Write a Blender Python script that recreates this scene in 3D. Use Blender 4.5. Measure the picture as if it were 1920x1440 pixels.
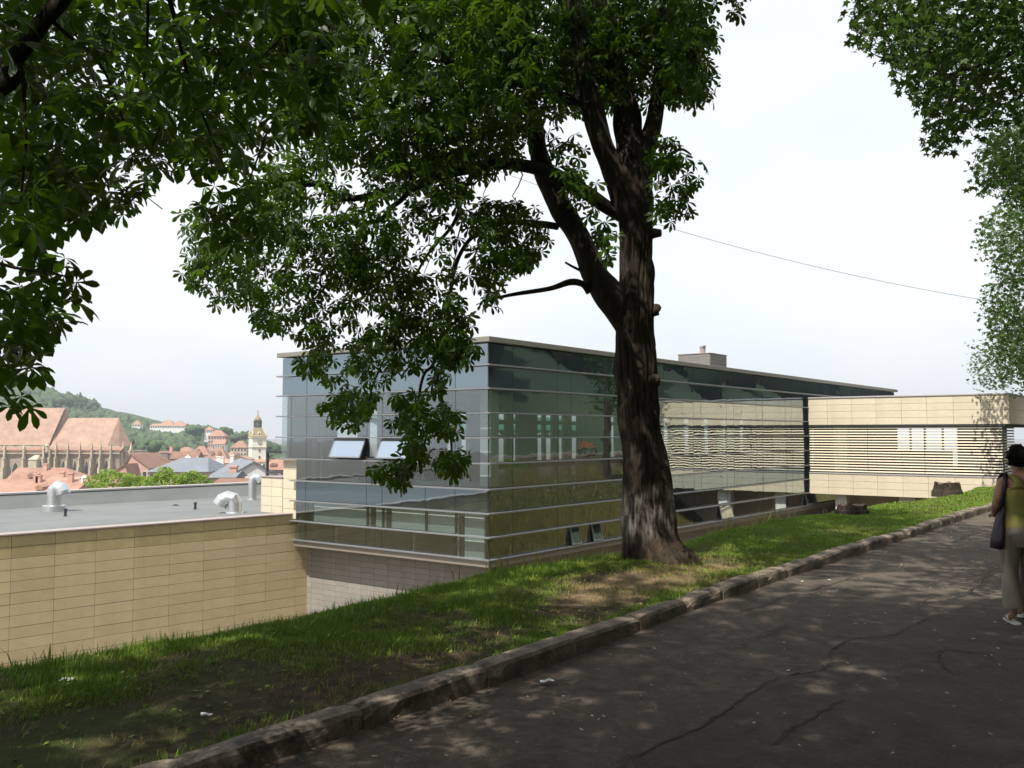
import bpy, math, random
import numpy as np
from mathutils import Vector, Matrix, Euler, noise as mnoise

random.seed(11)
RNG = np.random.default_rng(11)
R = math.radians
for o in list(bpy.data.objects):
    bpy.data.objects.remove(o)
SC = bpy.context.scene
COL = SC.collection

# ------------------------------------------------------------------ camera, world, sun, exposure
FPX = 1743.0                                     # focal length in pixels of the 1920 px wide photograph
PITCH = math.atan(92 / FPX)
cam = bpy.data.objects.new('camera', bpy.data.cameras.new('camera'))
cam.data.sensor_width = 36.0
cam.data.lens = FPX / 1920 * 36.0
cam.rotation_euler = (R(90) + PITCH, 0, 0)
cam.data.clip_start = 0.05
cam.data.clip_end = 6000
COL.objects.link(cam)
SC.camera = cam

SUN_EL = R(57)
SUN_H = Vector((-0.544, -0.84, 0)).normalized()  # horizontal direction towards the sun
SUN_DIR = Vector((SUN_H.x * math.cos(SUN_EL), SUN_H.y * math.cos(SUN_EL), math.sin(SUN_EL)))
world = bpy.data.worlds.new('World')
SC.world = world
world.use_nodes = True
wn, wl = world.node_tree.nodes, world.node_tree.links
wn.clear()
sky = wn.new('ShaderNodeTexSky')
sky.sky_type = 'NISHITA'
sky.sun_disc = False
sky.sun_elevation = SUN_EL
sky.sun_rotation = math.atan2(SUN_H.x, SUN_H.y)
sky.air_density = 1.0
sky.dust_density = 4.0
sky.ozone_density = 1.0
veil = wn.new('ShaderNodeMix')
veil.data_type = 'RGBA'
veil.inputs[0].default_value = 0.80             # high thin cloud that whitens the whole sky
sky_co = wn.new('ShaderNodeTexCoord')
sky_mp = wn.new('ShaderNodeMapping')
sky_mp.inputs['Scale'].default_value = (1.2, 1.2, 3.0)
sky_ns = wn.new('ShaderNodeTexNoise')
sky_ns.inputs['Scale'].default_value = 1.6
sky_ns.inputs['Detail'].default_value = 5
sky_ns.inputs['Roughness'].default_value = 0.5
cloud = wn.new('ShaderNodeMix')
cloud.data_type = 'RGBA'
cloud.inputs[6].default_value = (9.6, 10.2, 10.7, 1)
cloud.inputs[7].default_value = (11.2, 11.5, 11.7, 1)
wl.new(sky_co.outputs['Generated'], sky_mp.inputs[0])
wl.new(sky_mp.outputs[0], sky_ns.inputs['Vector'])
sky_rp = wn.new('ShaderNodeMapRange')
sky_rp.inputs['From Min'].default_value = 0.32
sky_rp.inputs['From Max'].default_value = 0.62
wl.new(sky_ns.outputs['Fac'], sky_rp.inputs['Value'])
wl.new(sky_rp.outputs[0], cloud.inputs[0])
bg = wn.new('ShaderNodeBackground')
bg.inputs['Strength'].default_value = 0.078
wo = wn.new('ShaderNodeOutputWorld')
wl.new(sky.outputs[0], veil.inputs[6])
wl.new(cloud.outputs[2], veil.inputs[7])
wl.new(veil.outputs[2], bg.inputs[0])
wl.new(bg.outputs[0], wo.inputs[0])

sl = bpy.data.lights.new('sun', 'SUN')
sl.energy = 4.6
sl.angle = R(0.6)
sl.color = (1.0, 0.94, 0.84)
sun = bpy.data.objects.new('sun', sl)
sun.rotation_euler = SUN_DIR.to_track_quat('Z', 'Y').to_euler()
sun.location = SUN_DIR * 60
COL.objects.link(sun)

SC.view_settings.view_transform = 'Standard'
SC.view_settings.look = 'None'
SC.view_settings.gamma = 1
SC.view_settings.use_curve_mapping = False
SC.view_settings.exposure = 0.52
SC.render.engine = 'CYCLES'
SC.cycles.use_denoising = True
SC.cycles.max_bounces = 8
SC.cycles.diffuse_bounces = 3
SC.cycles.glossy_bounces = 4
SC.cycles.transmission_bounces = 6
SC.cycles.transparent_max_bounces = 12
SC.cycles.volume_bounces = 0
SC.cycles.sample_clamp_indirect = 6
SC.cycles.caustics_reflective = False
SC.cycles.caustics_refractive = False

# ------------------------------------------------------------------ helpers
CP, SP = math.cos(PITCH), math.sin(PITCH)


def P(px, py, Y):
    """The point at distance Y in front of the camera that the photograph shows at pixel (px, py)."""
    x, y = (px - 960) / FPX, (720 - py) / FPX
    d = Vector((x, CP - y * SP, SP + y * CP))
    return d * (Y / d.y)


def PZ(px, py, z):
    """The point at height z that the photograph shows at pixel (px, py)."""
    x, y = (px - 960) / FPX, (720 - py) / FPX
    d = Vector((x, CP - y * SP, SP + y * CP))
    return d * (z / d.z)


def ZY(py, Y):
    return P(960, py, Y).z


def proj(p):
    """World points (n,3) -> pixels of the photograph and depth."""
    p = np.atleast_2d(np.asarray(p, float))
    d = p[:, 1] * CP + p[:, 2] * SP
    u = -p[:, 1] * SP + p[:, 2] * CP
    dd = np.where(np.abs(d) < 1e-6, 1e-6, d)
    return 960 + FPX * p[:, 0] / dd, 720 - FPX * u / dd, d


PHI = math.atan2(1, 0.768)                       # direction of the long facade, the kerb and the path
CU, SU = math.cos(PHI), math.sin(PHI)


def B(u, v, z=0.0):
    return Vector((u * CU - v * SU, u * SU + v * CU, z))


def UV(p):
    return p.x * CU + p.y * SU, -p.x * SU + p.y * CU


def v_at(px, u0):
    x = (px - 960) / FPX
    Y = u0 / (CU * x + SU)
    return (-SU * x + CU) * Y


def u_at(px, v0):
    x = (px - 960) / FPX
    Y = v0 / (-SU * x + CU)
    return (CU * x + SU) * Y


class MB:
    """Collects vertices and faces; build() links them as one mesh object."""

    def __init__(self):
        self.v, self.f = [], []

    def add(self, vs, fs):
        n = len(self.v)
        self.v.extend([tuple(p) for p in vs])
        self.f.extend([tuple(i + n for i in q) for q in fs])
        return self

    def box(self, x0, x1, y0, y1, z0, z1):
        vs = [(x0, y0, z0), (x1, y0, z0), (x1, y1, z0), (x0, y1, z0), (x0, y0, z1), (x1, y0, z1), (x1, y1, z1), (x0, y1, z1)]
        return self.add(vs, [(0, 3, 2, 1), (4, 5, 6, 7), (0, 1, 5, 4), (1, 2, 6, 5), (2, 3, 7, 6), (3, 0, 4, 7)])

    def bbox(self, x0, x1, y0, y1, z0, z1, b=0.01):
        """A box with chamfered vertical and top edges (every edge cut at b)."""
        vs, fs = [], []
        xs, ys, zs = (x0, x1), (y0, y1), (z0, z1)
        idx = {}
        for i in (0, 1):
            for j in (0, 1):
                for k in (0, 1):
                    sx, sy, sz = (b if i == 0 else -b), (b if j == 0 else -b), (b if k == 0 else -b)
                    for ax, off in enumerate(((0, sy, sz), (sx, 0, sz), (sx, sy, 0))):
                        idx[i, j, k, ax] = len(vs)
                        vs.append((xs[i] + off[0], ys[j] + off[1], zs[k] + off[2]))
        for i in (0, 1):
            q = [idx[i, 0, 0, 0], idx[i, 1, 0, 0], idx[i, 1, 1, 0], idx[i, 0, 1, 0]]
            fs.append(q if i else q[::-1])
            q = [idx[0, i, 0, 1], idx[1, i, 0, 1], idx[1, i, 1, 1], idx[0, i, 1, 1]]
            fs.append(q[::-1] if i else q)
            q = [idx[0, 0, i, 2], idx[1, 0, i, 2], idx[1, 1, i, 2], idx[0, 1, i, 2]]
            fs.append(q if i else q[::-1])
        for j in (0, 1):
            for k in (0, 1):
                fs.append([idx[0, j, k, 1], idx[1, j, k, 1], idx[1, j, k, 2], idx[0, j, k, 2]])
                fs.append([idx[j, 0, k, 0], idx[j, 1, k, 0], idx[j, 1, k, 2], idx[j, 0, k, 2]])
                fs.append([idx[j, k, 0, 0], idx[j, k, 1, 0], idx[j, k, 1, 1], idx[j, k, 0, 1]])
        for i in (0, 1):
            for j in (0, 1):
                for k in (0, 1):
                    fs.append([idx[i, j, k, 0], idx[i, j, k, 1], idx[i, j, k, 2]])
        return self.add(vs, fs)

    def tube(self, pts, rad, n=8, cap=True, wob=None):
        """A tapered tube along pts; wob(i, k, p, nrm) may push each vertex along its normal."""
        pts = [Vector(p) for p in pts]
        if not hasattr(rad, '__len__'):
            rad = [rad] * len(pts)
        up = None
        rings = []
        for i, p in enumerate(pts):
            t = (pts[min(i + 1, len(pts) - 1)] - pts[max(i - 1, 0)])
            t = t.normalized() if t.length > 1e-9 else Vector((0, 0, 1))
            if up is None:
                up = Vector((1, 0, 0)) if abs(t.x) < 0.8 else Vector((0, 1, 0))
            a = (up - t * up.dot(t))
            a = a.normalized() if a.length > 1e-6 else t.orthogonal().normalized()
            up = a
            b = t.cross(a)
            ring = []
            for k in range(n):
                th = 2 * math.pi * k / n
                d = a * math.cos(th) + b * math.sin(th)
                r = rad[i]
                if wob:
                    r += wob(i, th, p, d)
                ring.append(p + d * r)
            rings.append(ring)
        vs = [q for r in rings for q in r]
        fs = []
        for i in range(len(pts) - 1):
            for k in range(n):
                fs.append((i * n + k, i * n + (k + 1) % n, (i + 1) * n + (k + 1) % n, (i + 1) * n + k))
        if cap:
            fs.append(tuple(range(n - 1, -1, -1)))
            fs.append(tuple((len(pts) - 1) * n + k for k in range(n)))
        return self.add(vs, fs)

    def lathe(self, prof, n=16, c=(0, 0)):
        """Rings (r, z) about the vertical through c."""
        vs, fs = [], []
        for r, z in prof:
            for k in range(n):
                th = 2 * math.pi * (k + 0.5) / n
                vs.append((c[0] + r * math.cos(th), c[1] + r * math.sin(th), z))
        for i in range(len(prof) - 1):
            for k in range(n):
                fs.append((i * n + k, i * n + (k + 1) % n, (i + 1) * n + (k + 1) % n, (i + 1) * n + k))
        fs.append(tuple(range(n - 1, -1, -1)))
        fs.append(tuple((len(prof) - 1) * n + k for k in range(n)))
        return self.add(vs, fs)

    def prism(self, poly, d0, d1, axis='y'):
        """A polygon (list of 2-D points) pulled out between d0 and d1 along one axis."""
        n = len(poly)

        def m(a, b, d):
            return (a, d, b) if axis == 'y' else ((d, a, b) if axis == 'x' else (a, b, d))
        vs = [m(a, b, d0) for a, b in poly] + [m(a, b, d1) for a, b in poly]
        fs = [tuple(range(n)), tuple(range(2 * n - 1, n - 1, -1))]
        for i in range(n):
            j = (i + 1) % n
            fs.append((i, i + n, j + n, j))
        return self.add(vs, fs)

    def mesh(self, name, smooth=False):
        me = bpy.data.meshes.new(name)
        me.from_pydata(self.v, [], self.f)
        if smooth:
            me.polygons.foreach_set('use_smooth', [True] * len(me.polygons))
        me.update()
        return me

    def build(self, name, mat=None, parent=None, loc=(0, 0, 0), rot=(0, 0, 0), smooth=False, fix=False):
        me = self.mesh(name, smooth)
        if fix:
            import bmesh
            bm = bmesh.new()
            bm.from_mesh(me)
            bmesh.ops.recalc_face_normals(bm, faces=bm.faces)
            bm.to_mesh(me)
            bm.free()
        if mat:
            me.materials.append(mat)
        return put(name, me, parent, loc, rot)


def put(name, me, parent=None, loc=(0, 0, 0), rot=(0, 0, 0)):
    o = bpy.data.objects.new(name, me)
    COL.objects.link(o)
    o.location = loc
    o.rotation_euler = rot
    if parent:
        o.parent = parent
    return o


def tag(o, label=None, cat=None, group=None, kind=None):
    if label:
        o['label'] = label
    if cat:
        o['category'] = cat
    if group:
        o['group'] = group
    if kind:
        o['kind'] = kind
    return o


def thing(name, label, cat, loc=(0, 0, 0), rotz=0.0, group=None):
    o = bpy.data.objects.new(name, None)
    COL.objects.link(o)
    o.empty_display_size = 0.2
    o.location = loc
    o.rotation_euler = (0, 0, rotz)
    return tag(o, label, cat, group)


def np_mesh(name, verts, faces_flat, per, mat, smooth=False):
    """One mesh from numpy arrays: all faces have `per` corners."""
    me = bpy.data.meshes.new(name)
    nv, nf = len(verts), len(faces_flat) // per
    me.vertices.add(nv)
    me.vertices.foreach_set('co', np.asarray(verts, np.float32).ravel())
    me.loops.add(nf * per)
    me.loops.foreach_set('vertex_index', np.asarray(faces_flat, np.int32))
    me.polygons.add(nf)
    me.polygons.foreach_set('loop_start', np.arange(0, nf * per, per, dtype=np.int32))
    if smooth:
        me.polygons.foreach_set('use_smooth', np.ones(nf, bool))
    me.update(calc_edges=True)
    if mat:
        me.materials.append(mat)
    return me


def spline(pts, n=6):
    """Catmull-Rom through tuples of any length."""
    pts = [np.array(p, float) for p in pts]
    out = []
    for i in range(len(pts) - 1):
        p0, p1, p2, p3 = pts[max(i - 1, 0)], pts[i], pts[i + 1], pts[min(i + 2, len(pts) - 1)]
        for k in range(n):
            t = k / n
            out.append(0.5 * ((2 * p1) + (-p0 + p2) * t + (2 * p0 - 5 * p1 + 4 * p2 - p3) * t * t + (-p0 + 3 * p1 - 3 * p2 + p3) * t ** 3))
    out.append(pts[-1])
    return out


# ------------------------------------------------------------------ materials
def mat_base(name):
    m = bpy.data.materials.new(name)
    m.use_nodes = True
    nt = m.node_tree
    return m, nt, nt.nodes['Principled BSDF']


def mixrgb(nt, fac, a, b, blend='MIX'):
    n = nt.nodes.new('ShaderNodeMix')
    n.data_type = 'RGBA'
    n.blend_type = blend
    for s, val in ((0, fac), (6, a), (7, b)):
        if hasattr(val, 'links'):
            nt.links.new(val, n.inputs[s])
        elif s == 0:
            n.inputs[0].default_value = val
        else:
            n.inputs[s].default_value = (*val[:3], 1)
    return n.outputs[2]


def noise(nt, scale, detail=4, rough=0.55, coord=None, dist=0.0):
    n = nt.nodes.new('ShaderNodeTexNoise')
    n.inputs['Scale'].default_value = scale
    n.inputs['Detail'].default_value = detail
    n.inputs['Roughness'].default_value = rough
    n.inputs['Distortion'].default_value = dist
    if coord is not None:
        nt.links.new(coord, n.inputs['Vector'])
    return n.outputs['Fac']


def ramp(nt, fac, a, b, ca=(0, 0, 0), cb=(1, 1, 1)):
    n = nt.nodes.new('ShaderNodeValToRGB')
    n.color_ramp.elements[0].position = a
    n.color_ramp.elements[1].position = b
    n.color_ramp.elements[0].color = (*ca, 1)
    n.color_ramp.elements[1].color = (*cb, 1)
    nt.links.new(fac, n.inputs[0])
    return n.outputs[0]


def math_n(nt, op, a, b=None, clamp=False):
    n = nt.nodes.new('ShaderNodeMath')
    n.operation = op
    n.use_clamp = clamp
    for i, val in enumerate((a, b)):
        if val is None:
            continue
        if hasattr(val, 'links'):
            nt.links.new(val, n.inputs[i])
        else:
            n.inputs[i].default_value = val
    return n.outputs[0]


def objcoord(nt, which='Object', scale=None):
    n = nt.nodes.new('ShaderNodeTexCoord')
    if scale is None:
        return n.outputs[which]
    m = nt.nodes.new('ShaderNodeMapping')
    m.inputs['Scale'].default_value = scale
    nt.links.new(n.outputs[which], m.inputs[0])
    return m.outputs[0]


def bump(nt, bsdf, h, strength=0.3, dist=0.02):
    n = nt.nodes.new('ShaderNodeBump')
    n.inputs['Strength'].default_value = strength
    n.inputs['Distance'].default_value = dist
    nt.links.new(h, n.inputs['Height'])
    nt.links.new(n.outputs[0], bsdf.inputs['Normal'])


def simple(name, col, rough=0.6, var=0.18, scale=3.0, metal=0.0, bumps=0.0, bscale=40.0, rnd=0.0, spec=0.5, var2=None, streak=0.0):
    """A plain surface with blotchy tone, optional fine relief and per-piece variation."""
    m, nt, b = mat_base(name)
    co = objcoord(nt)
    f = noise(nt, scale, 5, 0.6, co)
    dark = tuple(c * (1 - var) for c in col)
    lite = tuple(min(1, c * (1 + var)) for c in col) if var2 is None else var2
    c = mixrgb(nt, ramp(nt, f, 0.3, 0.7), dark, lite)
    if rnd:
        oi = nt.nodes.new('ShaderNodeObjectInfo')
        r = math_n(nt, 'MULTIPLY_ADD', oi.outputs['Random'], rnd * 2)
        r.node.inputs[2].default_value = 1 - rnd
        hsv = nt.nodes.new('ShaderNodeHueSaturation')
        nt.links.new(r, hsv.inputs['Value'])
        nt.links.new(c, hsv.inputs['Color'])
        c = hsv.outputs[0]
    if streak:
        ge = nt.nodes.new('ShaderNodeNewGeometry')
        mp = nt.nodes.new('ShaderNodeMapping')
        mp.inputs['Scale'].default_value = (1.6, 1.6, 0.16)
        nt.links.new(ge.outputs['Position'], mp.inputs[0])
        s1 = ramp(nt, noise(nt, 1.0, 6, 0.65, mp.outputs[0]), 0.42, 0.72)
        s2 = ramp(nt, noise(nt, 0.35, 4, 0.6, ge.outputs['Position']), 0.4, 0.7)
        k = math_n(nt, 'MULTIPLY', math_n(nt, 'MULTIPLY_ADD', s2, 0.6), s1)
        k.node.inputs[0].links[0].from_node.inputs[2].default_value = 0.4
        c = mixrgb(nt, math_n(nt, 'MULTIPLY', k, streak), c, tuple(x * f_ for x, f_ in zip(col, (0.55, 0.52, 0.46))))
    nt.links.new(c, b.inputs['Base Color'])
    b.inputs['Roughness'].default_value = rough
    b.inputs['Metallic'].default_value = metal
    b.inputs['Specular IOR Level'].default_value = spec
    if bumps:
        bump(nt, b, noise(nt, bscale, 6, 0.65, co), bumps, 0.02)
    return m


M = {}
M['sandstone'] = simple('sandstone', (0.51, 0.42, 0.255), 0.85, 0.08, 2.2, bumps=0.15, bscale=60, rnd=0.05, streak=0.3)
M['sandstone_damp'] = simple('sandstone_weathered', (0.40, 0.33, 0.17), 0.85, 0.12, 2.2, bumps=0.15, bscale=60, rnd=0.08, streak=0.5)
M['pale_stone'] = simple('pale_sandstone', (0.60, 0.53, 0.405), 0.85, 0.07, 2.0, bumps=0.12, bscale=60, rnd=0.04, streak=0.22)
M['grey_block'] = simple('grey_block', (0.26, 0.24, 0.22), 0.9, 0.10, 3.5, bumps=0.2, bscale=50, rnd=0.07, streak=0.4)
M['joint'] = simple('dark_joint', (0.05, 0.04, 0.028), 0.95, 0.1)
M['alu'] = simple('aluminium_fin', (0.26, 0.27, 0.28), 0.38, 0.05, metal=0.55)
M['fascia'] = simple('roof_fascia', (0.22, 0.21, 0.18), 0.5, 0.06, metal=0.2)
M['sill'] = simple('sill_sheet', (0.25, 0.22, 0.19), 0.5, 0.06, metal=0.2)
M['frame'] = simple('dark_frame', (0.028, 0.035, 0.036), 0.4, 0.1)
M['purple_frame'] = simple('brown_steel', (0.06, 0.045, 0.05), 0.5, 0.1)
M['white_paint'] = simple('white_paint', (0.72, 0.72, 0.70), 0.6, 0.04)
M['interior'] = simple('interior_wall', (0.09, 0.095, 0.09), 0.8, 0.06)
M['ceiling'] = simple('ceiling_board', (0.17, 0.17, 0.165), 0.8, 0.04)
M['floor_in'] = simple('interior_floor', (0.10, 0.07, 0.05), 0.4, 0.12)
M['dark_wood'] = simple('dark_wood', (0.10, 0.045, 0.03), 0.45, 0.2, 8)
M['coping'] = simple('coping_sheet', (0.36, 0.30, 0.285), 0.45, 0.06, metal=0.2)
M['coping_light'] = simple('coping_light', (0.46, 0.43, 0.43), 0.45, 0.06, metal=0.2)
M['steel'] = simple('galvanised_steel', (0.64, 0.66, 0.67), 0.30, 0.06, 8, metal=0.85)
M['black_pipe'] = simple('black_pipe', (0.03, 0.03, 0.05), 0.5, 0.1)
M['green_cloth'] = simple('green_cloth', (0.02, 0.14, 0.105), 0.7, 0.1)
M['blind'] = simple('roller_blind', (0.80, 0.84, 0.82), 0.8, 0.03)
M['louvre'] = simple('louvre_wood', (0.62, 0.55, 0.42), 0.6, 0.08, 4, rnd=0.04)
M['slate_clad'] = simple('grey_cladding', (0.20, 0.19, 0.185), 0.7, 0.08, 3, rnd=0.08)


def roof_membrane():
    m, nt, b = mat_base('roof_membrane')
    co = objcoord(nt)
    f = noise(nt, 0.35, 6, 0.65, co)
    g = noise(nt, 2.5, 5, 0.6, objcoord(nt, 'Object', (0.2, 2.0, 1)))
    c = mixrgb(nt, ramp(nt, f, 0.3, 0.75), (0.112, 0.124, 0.126), (0.178, 0.19, 0.192))
    c = mixrgb(nt, ramp(nt, g, 0.45, 0.75), c, (0.165, 0.168, 0.165))
    nt.links.new(c, b.inputs['Base Color'])
    b.inputs['Roughness'].default_value = 0.7
    bump(nt, b, noise(nt, 60, 4, 0.6, co), 0.1, 0.01)
    return m


def glass(name, lo, hi, tint, refl=(0.92, 0.97, 1.0)):
    """Coated facade glass: partly a mirror (more at a grazing angle), partly see-through."""
    m, nt, b = mat_base(name)
    nt.nodes.remove(b)
    out = nt.nodes['Material Output']
    lw = nt.nodes.new('ShaderNodeLayerWeight')
    lw.inputs['Blend'].default_value = 0.5
    sq = math_n(nt, 'POWER', lw.outputs['Facing'], 2.2)
    fac = math_n(nt, 'MULTIPLY_ADD', sq, hi)
    fac.node.inputs[2].default_value = lo
    fac.node.use_clamp = True
    g = nt.nodes.new('ShaderNodeBsdfGlossy')
    g.inputs['Color'].default_value = (*refl, 1)
    g.inputs['Roughness'].default_value = 0.0
    bn = nt.nodes.new('ShaderNodeBump')
    bn.inputs['Strength'].default_value = 0.012
    bn.inputs['Distance'].default_value = 0.4
    nt.links.new(noise(nt, 0.9, 2, 0.4, objcoord(nt, 'Object')), bn.inputs['Height'])
    nt.links.new(bn.outputs[0], g.inputs['Normal'])
    if len(tint) == 3:
        t = nt.nodes.new('ShaderNodeBsdfTransparent')
        t.inputs[0].default_value = (*tint, 1)
    else:                                         # opaque back-painted spandrel glass
        t = nt.nodes.new('ShaderNodeBsdfDiffuse')
        t.inputs[0].default_value = tint
    mx = nt.nodes.new('ShaderNodeMixShader')
    nt.links.new(fac, mx.inputs[0])
    nt.links.new(t.outputs[0], mx.inputs[1])
    nt.links.new(g.outputs[0], mx.inputs[2])
    nt.links.new(mx.outputs[0], out.inputs[0])
    return m


M['membrane'] = roof_membrane()
M['glass'] = glass('facade_glass', 0.10, 1.2, (0.71, 0.765, 0.76), (0.88, 0.935, 0.94))
M['spandrel'] = glass('spandrel_glass', 0.30, 0.30, (0.014, 0.020, 0.026, 1), (0.74, 0.90, 1.0))
M['hopper'] = glass('hopper_glass', 0.55, 0.4, (0.10, 0.14, 0.2, 1), (0.80, 0.90, 1.0))
M['pane'] = simple('far_window_glass', (0.035, 0.04, 0.05), 0.15, 0.1)


def leaf_mat(name, col, trans, rough=0.4, tmix=0.4):
    m, nt, b = mat_base(name)
    out = nt.nodes['Material Output']
    geo = nt.nodes.new('ShaderNodeNewGeometry')
    oi = nt.nodes.new('ShaderNodeObjectInfo')
    rnd = math_n(nt, 'FRACT', math_n(nt, 'ADD', geo.outputs['Random Per Island'], oi.outputs['Random']))
    dark = tuple(c * 0.62 for c in col)
    lite = (col[0] * 1.35, col[1] * 1.35, col[2] * 1.0)
    c = mixrgb(nt, rnd, dark, lite)
    big = noise(nt, 0.9, 2, 0.5, objcoord(nt))
    c = mixrgb(nt, ramp(nt, big, 0.35, 0.7), c, tuple(x * 1.2 for x in col))
    nt.links.new(c, b.inputs['Base Color'])
    b.inputs['Roughness'].default_value = rough
    b.inputs['Specular IOR Level'].default_value = 0.18
    t = nt.nodes.new('ShaderNodeBsdfTranslucent')
    tc = mixrgb(nt, rnd, tuple(x * 0.7 for x in trans), trans)
    nt.links.new(tc, t.inputs[0])
    mx = nt.nodes.new('ShaderNodeMixShader')
    mx.inputs[0].default_value = tmix
    nt.links.new(b.outputs[0], mx.inputs[1])
    nt.links.new(t.outputs[0], mx.inputs[2])
    nt.links.new(mx.outputs[0], out.inputs[0])
    return m


M['chestnut_leaf'] = leaf_mat('chestnut_leaf', (0.024, 0.052, 0.008), (0.105, 0.215, 0.009))
M['maple_leaf'] = leaf_mat('maple_leaf', (0.055, 0.095, 0.03), (0.10, 0.20, 0.03))
M['bush_leaf'] = leaf_mat('bush_leaf', (0.19, 0.27, 0.05), (0.32, 0.48, 0.07))
M['far_leaf'] = leaf_mat('far_leaf', (0.06, 0.085, 0.035), (0.08, 0.12, 0.04))
M['shaded_forest'] = simple('shaded_forest', (0.018, 0.030, 0.013), 0.9, 0.45, 0.3, bumps=1.0, bscale=2.0, var2=(0.034, 0.05, 0.02))  # darker copy of forest, leaf self-shadow put into the colour
M['forest'] = simple('forest', (0.034, 0.076, 0.028), 0.9, 0.45, 0.22, bumps=1.0, bscale=2.0, var2=(0.068, 0.118, 0.042))


def bark(name, white=False):
    m, nt, b = mat_base(name)
    co = objcoord(nt, 'Object', (1, 1, 0.22))
    f = noise(nt, 14, 6, 0.7, co, 0.6)
    g = noise(nt, 2.2, 4, 0.6, objcoord(nt))
    c = mixrgb(nt, ramp(nt, f, 0.35, 0.7), (0.026, 0.019, 0.015), (0.078, 0.062, 0.049))
    c = mixrgb(nt, ramp(nt, g, 0.45, 0.7), c, (0.055, 0.05, 0.035))
    if white:                                     # worn lime wash between knee and chest height
        sx = nt.nodes.new('ShaderNodeSeparateXYZ')
        nt.links.new(objcoord(nt), sx.inputs[0])
        z = sx.outputs[2]
        n2 = noise(nt, 2.2, 5, 0.65, co)
        q = math_n(nt, 'MULTIPLY_ADD', n2, -0.55)
        nt.links.new(z, q.node.inputs[2])
        d = ramp(nt, q, -0.02, 0.22)
        nt.links.new(q, d.node.inputs[0])
        up_ = math_n(nt, 'SUBTRACT', 0.74, q)
        a = ramp(nt, up_, 0.0, 0.16)
        wear = ramp(nt, f, 0.40, 0.62)
        k = math_n(nt, 'MULTIPLY', math_n(nt, 'MULTIPLY', a, d), wear)
        k = math_n(nt, 'MULTIPLY', k, 0.6)
        c = mixrgb(nt, k, c, (0.40, 0.375, 0.34))
        red = math_n(nt, 'LESS_THAN', z, 0.30)
        c = mixrgb(nt, math_n(nt, 'MULTIPLY', red, math_n(nt, 'MULTIPLY', wear, 0.45)), c, (0.10, 0.06, 0.04))
    nt.links.new(c, b.inputs['Base Color'])
    b.inputs['Roughness'].default_value = 0.95
    b.inputs['Specular IOR Level'].default_value = 0.15
    bump(nt, b, f, 1.0, 0.06)
    return m


M['bark_white'] = bark('bark_limewashed', True)
M['bark'] = bark('bark')


def asphalt(name, base):
    m, nt, b = mat_base(name)
    co = objcoord(nt)
    f = noise(nt, 0.7, 6, 0.6, co)
    sp = nt.nodes.new('ShaderNodeTexVoronoi')
    sp.inputs['Scale'].default_value = 70
    nt.links.new(co, sp.inputs['Vector'])
    grit = ramp(nt, sp.outputs['Distance'], 0.1, 0.55)
    c = mixrgb(nt, ramp(nt, f, 0.3, 0.72), tuple(x * 0.72 for x in base), tuple(x * 1.3 for x in base))
    c = mixrgb(nt, math_n(nt, 'MULTIPLY', ramp(nt, noise(nt, 55, 4, 0.75, co), 0.60, 0.70), 0.6), c, (0.22, 0.195, 0.16))
    mid = noise(nt, 5.5, 6, 0.72, co, 0.4)
    c = mixrgb(nt, ramp(nt, mid, 0.38, 0.62), tuple(x * 0.62 for x in base), c)
    c = mixrgb(nt, math_n(nt, 'MULTIPLY', ramp(nt, noise(nt, 19, 5, 0.75, co), 0.56, 0.70), 0.55), c, tuple(x * 2.0 for x in base))
    dust = ramp(nt, noise(nt, 0.33, 5, 0.6, objcoord(nt, 'Object', (1, 1.6, 1))), 0.5, 0.75)
    c = mixrgb(nt, math_n(nt, 'MULTIPLY', dust, 0.45), c, (0.115, 0.095, 0.075))
    nt.links.new(c, b.inputs['Base Color'])
    b.inputs['Roughness'].default_value = 0.9
    b.inputs['Specular IOR Level'].default_value = 0.25
    h = mixrgb(nt, 0.5, mixrgb(nt, 0.5, grit, mid), noise(nt, 25, 6, 0.75, co))
    bump(nt, b, h, 0.95, 0.015)
    return m


M['asphalt'] = asphalt('worn_asphalt', (0.112, 0.090, 0.070))
M['asphalt2'] = asphalt('dark_asphalt', (0.088, 0.072, 0.057))
M['crack'] = simple('crack_dirt', (0.042, 0.035, 0.028), 1.0, 0.2)


Z_VERGE_C = -1.57
DUSTY = [((PZ(x, y, Z_VERGE_C).x, PZ(x, y, Z_VERGE_C).y), r_) for x, y, r_ in ((1228, 1088, (1.0, .5)), (1150, 1103, (.8, .42)), (1318, 1064, (.8, .26)))]


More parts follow.
